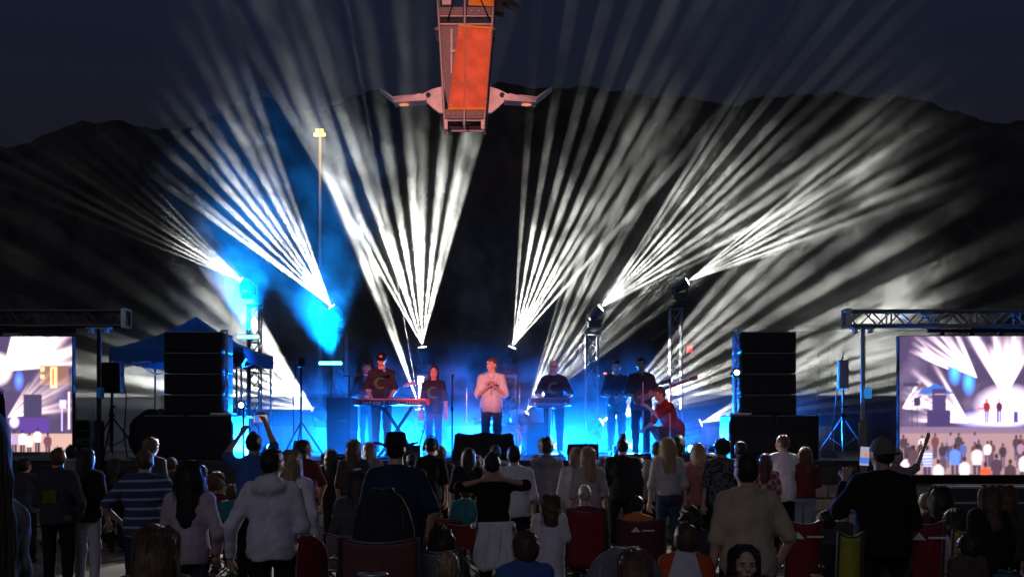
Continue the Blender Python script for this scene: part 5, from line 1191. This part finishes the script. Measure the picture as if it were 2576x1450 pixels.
# ================================================================== AUDIENCE
FR = mat('chair_tube', (.10, .10, .11), .4, .7)
def camp_chair(X, D, ztop, w_, seatz, m, label, rounded=False, logo=False, yaw=0.0, frame=FR, group='folding camp chairs'):
    t = thing('camp_chair', label, 'chair', (X, D, 0), yaw, group); hw = w_/2
    def bk(a, b):
        x = (a*2-1); z = seatz+.02+(ztop-seatz-.02)*b
        if rounded: wd = hw*(1 if b < .55 else math.sqrt(max(.0, 1-((b-.55)/.46)**2))); return (x*wd, -.27-.10*b-.05*(1-x*x), z)
        return (x*hw, -.27-.09*b-.05*(1-x*x), z-.03*(1-x*x)*b)
    obj('backrest', MB().sheet(bk, 14, 12, .014), m, t, True)
    obj('top_hem', MB().path([bk(a, .985) for a in np.linspace(.02, .98, 15)], .011, 6), frame, t, True)
    obj('seat', MB().sheet(lambda a, b: ((a*2-1)*hw, 0, 0), 1, 1, .01) if False else MB().box((0, -.02, seatz), (w_, .46, .02), bev=.006), m, t)
    z0 = .02
    for sx in (-1, 1):
        rod('back_post', (sx*(hw+.015), -.24, z0), (sx*(hw+.01)*(.55 if rounded else 1), -.38, ztop-(.12 if rounded else .0)), .013, frame, t)
        rod('leg', (sx*(hw+.02), .24, z0), (sx*(hw+.015), -.25, seatz), .012, frame, t); rod('leg', (sx*(hw+.02), -.26, z0), (sx*(hw+.015), .22, seatz+.2), .012, frame, t)
        rod('cross_leg', (sx*hw, -.25, z0), (-sx*hw, -.25, seatz), .011, frame, t); rod('cross_leg', (sx*hw, .23, z0), (-sx*hw, .23, seatz), .011, frame, t)
        obj('armrest', MB().box((sx*(hw+.03), -.03, seatz+.22), (.07, .46, .018), bev=.005), m, t)
    if logo:
        zz = ztop-.13; y = -.27-.09*((zz-seatz)/(ztop-seatz))-.065
        obj('triangle_logo', MB().prism([(-.12, zz-.025), (-.01, zz-.025), (-.065, zz+.035)], y-.004, y+.004), mat('logo_white', (.62, .60, .60), .7), t); obj('logo_bar', MB().box((.08, y+.004, zz-.008), (.14, .006, .016)), mat('logo_white', (.62, .60, .60), .7), t)
    return t
ch = lambda n_, c: mat('chair_'+n_, c, .7, noise=.12, nscale=10, bump=.3, bscale=14)
CH_R = ch('red', (.19, .011, .018)); CH_B = ch('black', (.018, .018, .02)); CH_M = ch('maroon', (.09, .02, .028)); CH_L = ch('lime', (.28, .27, .03)); CH_T = ch('teal', (.02, .09, .11)); CH_P = ch('salmon', (.13, .045, .042)); CH_G = ch('grey', (.15, .15, .16))

def seat(u, v, s, label, chairm, clabel, cv=None, cw=.5, rounded=False, logo=False, **kw):
    bh = kw.pop('bh', 1.68); D = F/s; zt = CAMZ+(HORV-v)/s
    while .52*bh+(zt-bh)-.075*bh < .16: bh -= .06
    r = person(u, v, s, label, seated=True, bh=bh, arms=kw.pop('arms', ('lap', 'lap')), **kw)
    sz = max(.14, r[2]['hip']-.085*bh); ct = CAMZ+(HORV-cv)/s if cv else sz+.5
    camp_chair((u-CXV)/s, D, ct, cw, sz, chairm, clabel, rounded, logo); return r
def phone(p, d_up, w_, h_, label, facing=(0, -1, 0)):
    t = thing('phone', label, 'phone', p, 0, 'phones held up'); z = Vector(d_up).normalized(); y = -Vector(facing).normalized(); x = y.cross(z).normalized(); y = z.cross(x)
    t.rotation_euler = Matrix((x, y, z)).transposed().to_euler()
    obj('case', MB().box((0, .004, 0), (w_, .009, h_), bev=.003), BLACK, t)
    d = obj('screen', MB().box((0, -.0022, 0), (w_*.93, .003, h_*.94)), glow('phone_picture', (.75, .65, .8), .55), t)
    obj('picture_stage', MB().box((0, -.0042, -h_*.22), (w_*.9, .001, h_*.3)), glow('phone_blue', (.08, .25, 1), .8), d); obj('picture_glow', MB().box((w_*.1, -.0052, h_*.05), (w_*.3, .001, h_*.2)), glow('phone_red', (1, .25, .2), .8), d)

# -- left block
person(-112, 945, 1000, 'woman with long brown hair cut off by the left picture edge', cloth('slate', (.10, .13, .15)), c_brown, 'longwide', mat('hair_matt_brown', (.03, .02, .014), .8, noise=.4, nscale=14, bump=.3, bscale=26, stretch=(5, 5, .35), spec=.05), arms=('front', 'front'), sleeve=.9, vox=.013, build=.85, yaw=1.35)
t, tr, i_ = person(148, 1125, 232, 'person in dark jacket with a dull yellow print on its back', c_char, c_black, 'short', HAU, sleeve=1, arms=('front', 'pocket'), build=1.12)
obj('back_print', MB().sheet(lambda a, b: (-.10+a*.15, -.066*i_['h']*1.12-.040+.02*(a-.3)**2, .62*i_['h']+b*.14), 6, 6, .006), cloth('print_yellow', (.10, .10, .02), .6), t)
person(181, 1118, 180, 'person with dark hair and grey shirt behind the yellow-print jacket', c_grey, c_black, 'short', HB)
person(221, 1126, 228, 'woman with dark wavy hair, black top and pale trousers', c_black, cloth('pale_trousers', (.42, .40, .43)), 'long', HB, arms=('front', 'down'), skin=SKIN2)
person(367, 1129, 262, 'person in blue striped shirt with hands on hips', c_stripe, c_navy, 'short', HBR, arms=('hips', 'hips'), build=1.25, shirt_noise=.005)
person(381, 1103, 178, 'person with brown hair seen just behind the striped shirt', c_char, c_black, 'curly', HBR)
person(472, 1158, 322, 'woman with very long dark hair and pale pink top', c_pink, c_char, 'longwide', HB, arms=('front', 'pocket'), sleeve=.9, build=1.02)
person(378, 1319, 590, 'child with light brown hair at the bottom left, close to the camera', c_grey, c_black, 'long', HLB, build=.95)
t, tr, i_ = person(636, 1087, 232, 'man in blue tee raising a phone with both hands', c_blue, c_black, 'short', HB, arms=(((.13, .06, .10), (-.02, .16, .34)), ((.02, .12, .22), (-.10, .20, .48))), hands='grip', build=1.05, skin=SKIN2)
phone(P(655, 1052, F/232+.22), (1, 0, .06), .085, .165, 'phone filming the stage above the man in blue')
person(687, 1126, 326, 'man in white hooded sweatshirt with dark hair', cloth('hoodie_white', (.60, .56, .60)), c_black, 'short', HB, arms=(((.13, -.05, -.28), (.17, .04, -.52)), 'front'), sleeve=.97, build=1.16, hood=True, shirt_noise=.006)
person(731, 1130, 272, 'blond woman in white top beside the white hoodie', c_white, c_ljean, 'long', HBL, arms=('down', 'down'), sleeve=.9)
person(770, 1105, 202, 'woman with dark hair turned to the right in a maroon top', c_maroon, c_black, 'long', HD, headyaw=-.9, yaw=-.4, arms=('front', 'hips'))
person(897, 1104, 192, 'woman with long straight brown hair in dark top, rim lit', c_char, c_black, 'long', HBR, build=1.05)
person(929, 1110, 168, 'person with brown hair peeking out behind the long haired woman', c_grey, c_black, 'bob', HLB)
seat(545, 1190, 205, 'person in brown hunched between pale pink top and blue tee', CH_M, 'maroon camp chair behind the woman in pale pink', hair='curly', hairm_=HAU, top=c_maroon, pants=c_black, cv=1250)
seat(584, 1217, 215, 'child in teal beside the blue tee', CH_T, 'teal camp chair of the child in teal', hair='short', hairm_=HBR, top=c_teal, pants=c_black, bh=1.3, cv=1290, cw=.42)
seat(900, 1178, 262, 'woman in dark cardigan seated left of the wide brimmed hat', CH_G, 'grey camp chair of the woman in dark cardigan', hair='long', hairm_=HD, top=c_char, pants=c_black, sleeve=1, cv=1330)
camp_chair((792-CXV)/280, 10, CAMZ+(HORV-1335)/280, .34, .40, CH_R, 'small red camp chair right of the white hoodie', True)
# -- centre block
t, tr, i_ = person(994, 1094, 300, 'broad man in wide brimmed hat and dark tee', c_navy, c_black, 'hat', HB, arms=('front', 'pocket'), build=1.28)
brim_hat(t, tr, cloth('hat_dark', (.02, .02, .025)))
camp_chair((978-CXV)/345, F/345, CAMZ+(HORV-1217)/345, .44, .42, CH_B, 'round backed black camp chair in front of the brimmed hat', True)
camp_chair((978-CXV)/352, F/352-.25, CAMZ+(HORV-1328)/352, .50, .34, CH_P, 'low salmon coloured camp chair backing the round black one', False)
camp_chair((962-CXV)/520, F/520, CAMZ+(HORV-1412)/520, .40, .30, CH_B, 'black rounded chair top at the bottom edge, left of centre', True, frame=mat('chair_tube_pale', (.5, .5, .52), .4, .7))
t, tr, i_ = person(1078, 1101, 182, 'child in cap and ear defenders near the stage', c_black, c_black, 'cap', HB, build=.95); cap(t, tr, c_navy)
for s in (-1, 1):
    m_ = MB().ell((s*.098, -.005, .095), (.026, .04, .046), 7); meshobj('ear_cup', tr(np.array(m_.v)), m_.f, [mat('ear_cup', (.06, .05, .07), .4)], None, t)
m_ = MB().path([(s_*.098*math.cos(a), -.005, .12+.15*math.sin(a)) for s_ in (1,) for a in np.linspace(0, PI, 12)], .009); meshobj('ear_band', tr(np.array(m_.v)), m_.f, [BLACK], None, t)
person(1113, 1121, 172, 'person with short dark hair just left of the draped box', c_char, c_black, 'short', HBR)
person(1173, 1125, 192, 'woman with long dark hair rim lit in front of the draped box', c_black, c_black, 'long', HB, build=1.05)
t, tr, i_ = person(1246, 1137, 268, 'boy in black tee with both hands behind his head', c_black, c_black, 'short', HB, arms=(((.17, -.04, .0), (-.06, -.09, .06)), ((.17, -.04, .0), (-.06, -.09, .06))), build=1.0, skin=SKIN2)
hz_ = i_['hip']
def hang(a, b):
    x = (a-.5)*(.30+.10*b); fo = .016*math.sin(a*19+b*2)*b+.010*math.sin(a*37+1)*b
    return (x+.01*math.sin(b*6), -.150+.55*(x*x)-.02*b+fo, hz_+.10-(.36+.10*math.sin(PI*a)+.03*math.sin(a*9))*b)
jk = obj('tied_jacket', MB().sheet(hang, 36, 16, .014), c_white, t, True)
obj('jacket_sleeve', MB().path([(-.17, -.04, hz_+.07), (-.19, .06, hz_+.05), (-.08, .135, hz_+.03), (0, .15, hz_+.04), (.08, .135, hz_+.03), (.19, .06, hz_+.05), (.17, -.04, hz_+.07)], .028, 8), c_white, jk, True)
person(1298, 1121, 214, 'person in white tee with a pink sleeve standing centre', cloth('white_tee', (.58, .53, .56)), c_black, 'short', HB, arms=('front', 'down'), sleeve=.6, build=1.15)
person(1250, 1118, 165, 'person with dark hair far in front of the draped box', c_grey, c_black, 'short', HB)
seat(1172, 1212, 212, 'child in teal tee seated before the boy in black', CH_R, 'red camp chair beside the child in teal tee', hair='short', hairm_=HBR, top=c_teal, pants=c_black, bh=1.35, cv=1306, cw=.46)
seat(1113, 1321, 330, 'person with dark hair low in a white tubed chair', CH_G, 'white tubed folding chair at the bottom centre', hair='long', hairm_=HD, top=c_char, pants=c_black, bh=1.5, cv=1362, cw=.3)
person(1121, 1387, 420, 'small child with fine pale hair at the bottom centre', c_grey, c_black, 'fuzz', HBL)
person(1380, 1101, 192, 'woman with full dark hair and grey hooded top left of the tall monitor', c_grey, c_char, 'curly', HD, hood=True, sleeve=1)
person(1450, 1124, 200, 'girl with long light brown hair in pale top, left of the pair', c_cream, c_ljean, 'long', HLB, sleeve=.8)
person(1484, 1122, 206, 'girl with long fair hair in pale top, right of the pair', cloth('cream2', (.31, .28, .28)), c_char, 'long', HBL, sleeve=.5, build=.95)
person(1561, 1101, 180, 'woman with a messy hair bun and dark clothes', c_black, c_black, 'bun', HB, build=1.2, sleeve=1)
person(1386, 1241, 268, 'girl with shoulder length hair in a white dress', cloth('dress_white', (.56, .52, .56)), c_black, 'bob', HBR, arms=('front', 'front'), skirt=.28, build=1.05)
person(1330, 1335, 440, 'boy with short brown hair in blue at the bottom centre', c_blue, c_black, 'short', HBR, build=1.05)
seat(1470, 1217, 216, 'grey haired man seated in a red chair', CH_R, 'red camp chair holding the grey haired man', hair='fuzz', hairm_=HG, top=c_maroon, pants=c_black, cv=1272, cw=.42)
seat(1603, 1246, 212, 'man in orange tee seated in a dark logo chair', CH_M, 'dark maroon camp chair with white triangle logo', hair='short', hairm_=HB, top=c_orange, pants=c_black, cv=1296, cw=.52, logo=True, arms=('front', 'front'))
seat(1593, 1378, 440, 'long haired person in a round chair at the bottom edge', CH_B, 'round chair with pale rim at the bottom edge', hair='long', hairm_=HLB, top=c_char, pants=c_black, bh=1.5)
camp_chair((1557-CXV)/400, F/400, CAMZ+(HORV-1356)/400, .5, .40, CH_G, 'wide round backed grey chair behind the long haired person', True, frame=mat('chair_tube_pale', (.5, .5, .52), .4, .7))
person(1727, 1316, 410, 'boy in white and orange raglan shirt', c_raglan, c_black, 'short', HBR, build=1.08)
person(1743, 1277, 310, 'person with dark hair between the raglan boy and beige tee', c_char, c_black, 'curly', HD)
# -- right block
person(1651, 1110, 178, 'person with short dark hair left of the tall blond woman', c_grey, c_black, 'short', HD, sleeve=1)
person(1682, 1099, 190, 'tall woman with long blond hair, pale top and jeans', c_cream, c_jean, 'longwide', HBL, sleeve=.6, hem=.54)
person(1714, 1093, 162, 'person in dark blue close to the blue floor light', c_navy, c_black, 'bob', HB)
person(1762, 1113, 188, 'blond person in rose sweater over a white hem', c_rose, c_black, 'bob', HBL, sleeve=1, build=1.08)
person(1819, 1104, 192, 'person with curly dark hair in mottled grey shirt', c_camo, c_black, 'curly', HB, build=1.12)
t, tr, i_ = person(1870, 1109, 182, 'person holding up a phone wearing a green wristband', c_char, c_black, 'short', HB, arms=(((.06, .14, .02), (-.02, .20, .20)), 'down'), hands=('grip', 'relaxed'))
a_ = i_['wr'][-1]; b_ = i_['el'][-1]; d_ = (b_-a_)/np.linalg.norm(b_-a_)
obj('wristband', MB().tube(tuple(a_+d_*.03), tuple(a_+d_*.055), .036, n=14), glow('green_band', (.1, .9, .15), .5), t)
phone(Vector((i_['X'], i_['D'], 0))+Vector(a_)+Vector((-.06, .05, .09)), (1, 0, .08), .08, .16, 'phone held up by the person with green wristband')
person(1883, 1141, 366, 'man in beige tee standing with his back to the camera', c_beige, c_black, 'short', HB, arms=('down', 'pocket'), build=1.20)
person(1920, 1140, 182, 'person in red plaid behind the beige tee', c_plaid, c_black, 'long', HBR)
person(1967, 1093, 176, 'man in white tee and dark trousers turned to the left', cloth('white_tee2', (.64, .60, .62)), c_black, 'short', HBR, headyaw=.8, arms=('front', 'front'), hem=.44, build=1.12)
person(2022, 1123, 176, 'girl with long hair, maroon top and pale jeans near the right stack', c_maroon, c_ljean, 'long', HAU, headyaw=.7, arms=('front', 'front'), hem=.52)
camp_chair((1995-CXV)/292, F/292, CAMZ+(HORV-1297)/292, .26/.27*.28, .38, CH_R, 'empty red camp chair with white logo right of the beige tee', False, True)
seat(2075, 1283, 262, 'child in dark jacket turned left beside the lime chair', CH_B, 'black camp chair of the child in dark jacket', hair='short', hairm_=HB, top=c_char, pants=c_black, bh=1.3, headyaw=.9, sleeve=1)
camp_chair((2103-CXV)/330, F/330, CAMZ+(HORV-1324)/330, .16, .40, CH_L, 'narrow lime green chair left of the man in black')
t, tr, i_ = seat(2115, 1256, 252, 'person wearing a bright orange cap', CH_B, 'black camp chair under the orange cap', hair='cap', hairm_=HB, top=c_char, pants=c_black, bh=1.5); cap(t, tr, mat('cap_orange', (.75, .14, .02), .7))
person(1868, 1370, 440, 'girl with long dark hair facing the camera at the bottom', c_char, c_black, 'long', HD, yaw=PI, face=True, fine=True)
t, tr, i_ = person(2212, 1102, 330, 'man in black with backward grey cap filming with a phone', c_black, c_black, 'cap', HB, arms=(((.10, .10, -.22), (.0, .22, .02)), 'front'), sleeve=.9, build=1.26, hands=('grip', 'relaxed'), skin=SKIN2)
cap(t, tr, cloth('cap_grey', (.12, .11, .10)), True)
phone(P(2174, 1146, F/330+.2), (.06, 0, 1), .075, .155, 'phone held upright by the man in the grey cap')
person(2252, 1125, 205, 'person with one arm raised beside the right screen', c_grey, c_black, 'short', HG, arms=('down', ((.12, .06, .08), (.24, .12, .36))), hands=('relaxed', 'flat'), skin=SKIN2)
camp_chair((2286-CXV)/300, F/300, CAMZ+(HORV-1298)/300, .29, .36, CH_R, 'red camp chair with white logo right of the man in black', False, True)
person(2275, 1277, 250, 'child in blue behind the red chair with logo', c_blue, c_black, 'short', HB)
seat(2331, 1239, 220, 'person with brown hair and glasses facing the right screen', CH_B, 'black camp chair below the right screen', hair='short', hairm_=HBR, top=c_maroon, pants=c_black, bh=1.6)
seat(2366, 1221, 258, 'woman with very long dark hair in maroon before the road cases', CH_M, 'maroon camp chair of the long haired woman', hair='longwide', hairm_=HB, top=c_maroon, pants=c_black, cv=1310)
seat(2403, 1278, 285, 'girl with dark bob and lilac top in the lime chair', CH_L, 'lime green camp chair right of the lilac top', hair='bob', hairm_=HD, top=c_lilac, pants=c_black, bh=1.5, cv=1320, cw=.32, arms=('front', 'front'))
person(2489, 1218, 300, 'woman with long brown hair and black jacket, left of the two at right', c_black, c_black, 'long', HBR, sleeve=1, build=1.1)
person(2527, 1218, 285, 'woman with long brown hair, right of the two at the right edge', c_char, c_black, 'long', HAU, sleeve=1)
person(2436, 1343, 350, 'boy with short dark hair at the bottom right', c_brown, c_black, 'short', HD)
person(2252, 1374, 330, 'small child with fair hair at the bottom right of the man in black', c_char, c_black, 'fuzz', HLB)
camp_chair((2463-CXV)/420, F/420, CAMZ+(HORV-1412)/420, .30, .30, CH_T, 'dark teal rounded chair top at the bottom right', True)
camp_chair((2568-CXV)/300, F/300, CAMZ+(HORV-1300)/300, .22, .34, CH_R, 'red camp chair cut off by the right picture edge', True)
# heads packed between the others, in dark clothes
for k_, (u, v, s_, hr, hm_, tp, lab) in enumerate((
    (66, 1150, 190, 'short', HB, c_char, 'person in dark clothes in the gap left of the yellow-print jacket'), (292, 1152, 175, 'long', HD, c_black, 'woman in black between pale trousers and striped shirt'),
    (430, 1150, 170, 'short', HD, c_char, 'person in charcoal just right of the striped shirt'), (835, 1128, 168, 'long', HD, c_black, 'woman in black left of the long straight brown hair'),
    (1040, 1140, 165, 'short', HB, c_black, 'person in black beside the child with ear defenders'), (1205, 1146, 170, 'curly', HD, c_char, 'curly haired person left of the boy with hands on head'),
    (1345, 1142, 172, 'short', HBR, c_char, 'person in charcoal between white tee and grey hood'), (1520, 1146, 168, 'long', HBR, c_black, 'woman in black left of the messy bun'),
    (1605, 1150, 170, 'short', HB, c_black, 'person in black right of the messy bun'), (1792, 1138, 165, 'long', HD, c_black, 'woman in black behind the mottled shirt'), (505, 1168, 200, 'short', HB, c_brown, 'person in brown right of the very long dark hair'))):
    person(u, v, s_, lab, tp, c_black, hr, hm_, arms=(('front', 'down'), ('down', 'down'), ('front', 'front'))[k_ % 3])
# bottle on the red chair table
bp = P(1096, 1292, 13.2); t = thing('drink_bottle', 'orange drink bottle beside the red camp chair', 'bottle', (bp.x, 13.2, 0.62))
t.location.z = bp.z-.06
obj('bottle', MB().lathe([(.03, 0), (.034, .01), (.034, .11), (.014, .15), (.014, .17)], n=14), mat('orange_drink', (.7, .2, .05), .2), t, True); obj('cap', MB().lathe([(.016, .171), (.016, .19)], n=12), mat('cap_white', (.6, .6, .6), .5), t)
sd = thing('side_table', 'small red folding table under the orange bottle', 'table', (bp.x+.1, 13.2, 0)); zt_ = bp.z-.062
obj('tabletop', MB().box((0, 0, zt_-.012), (.42, .32, .022), bev=.005), CH_R, sd)
for sx in (-1, 1):
    for sy in (-1, 1): rod('leg', (sx*.18, sy*.13, 0), (sx*.18, sy*.13, zt_-.024), .010, FR, sd)
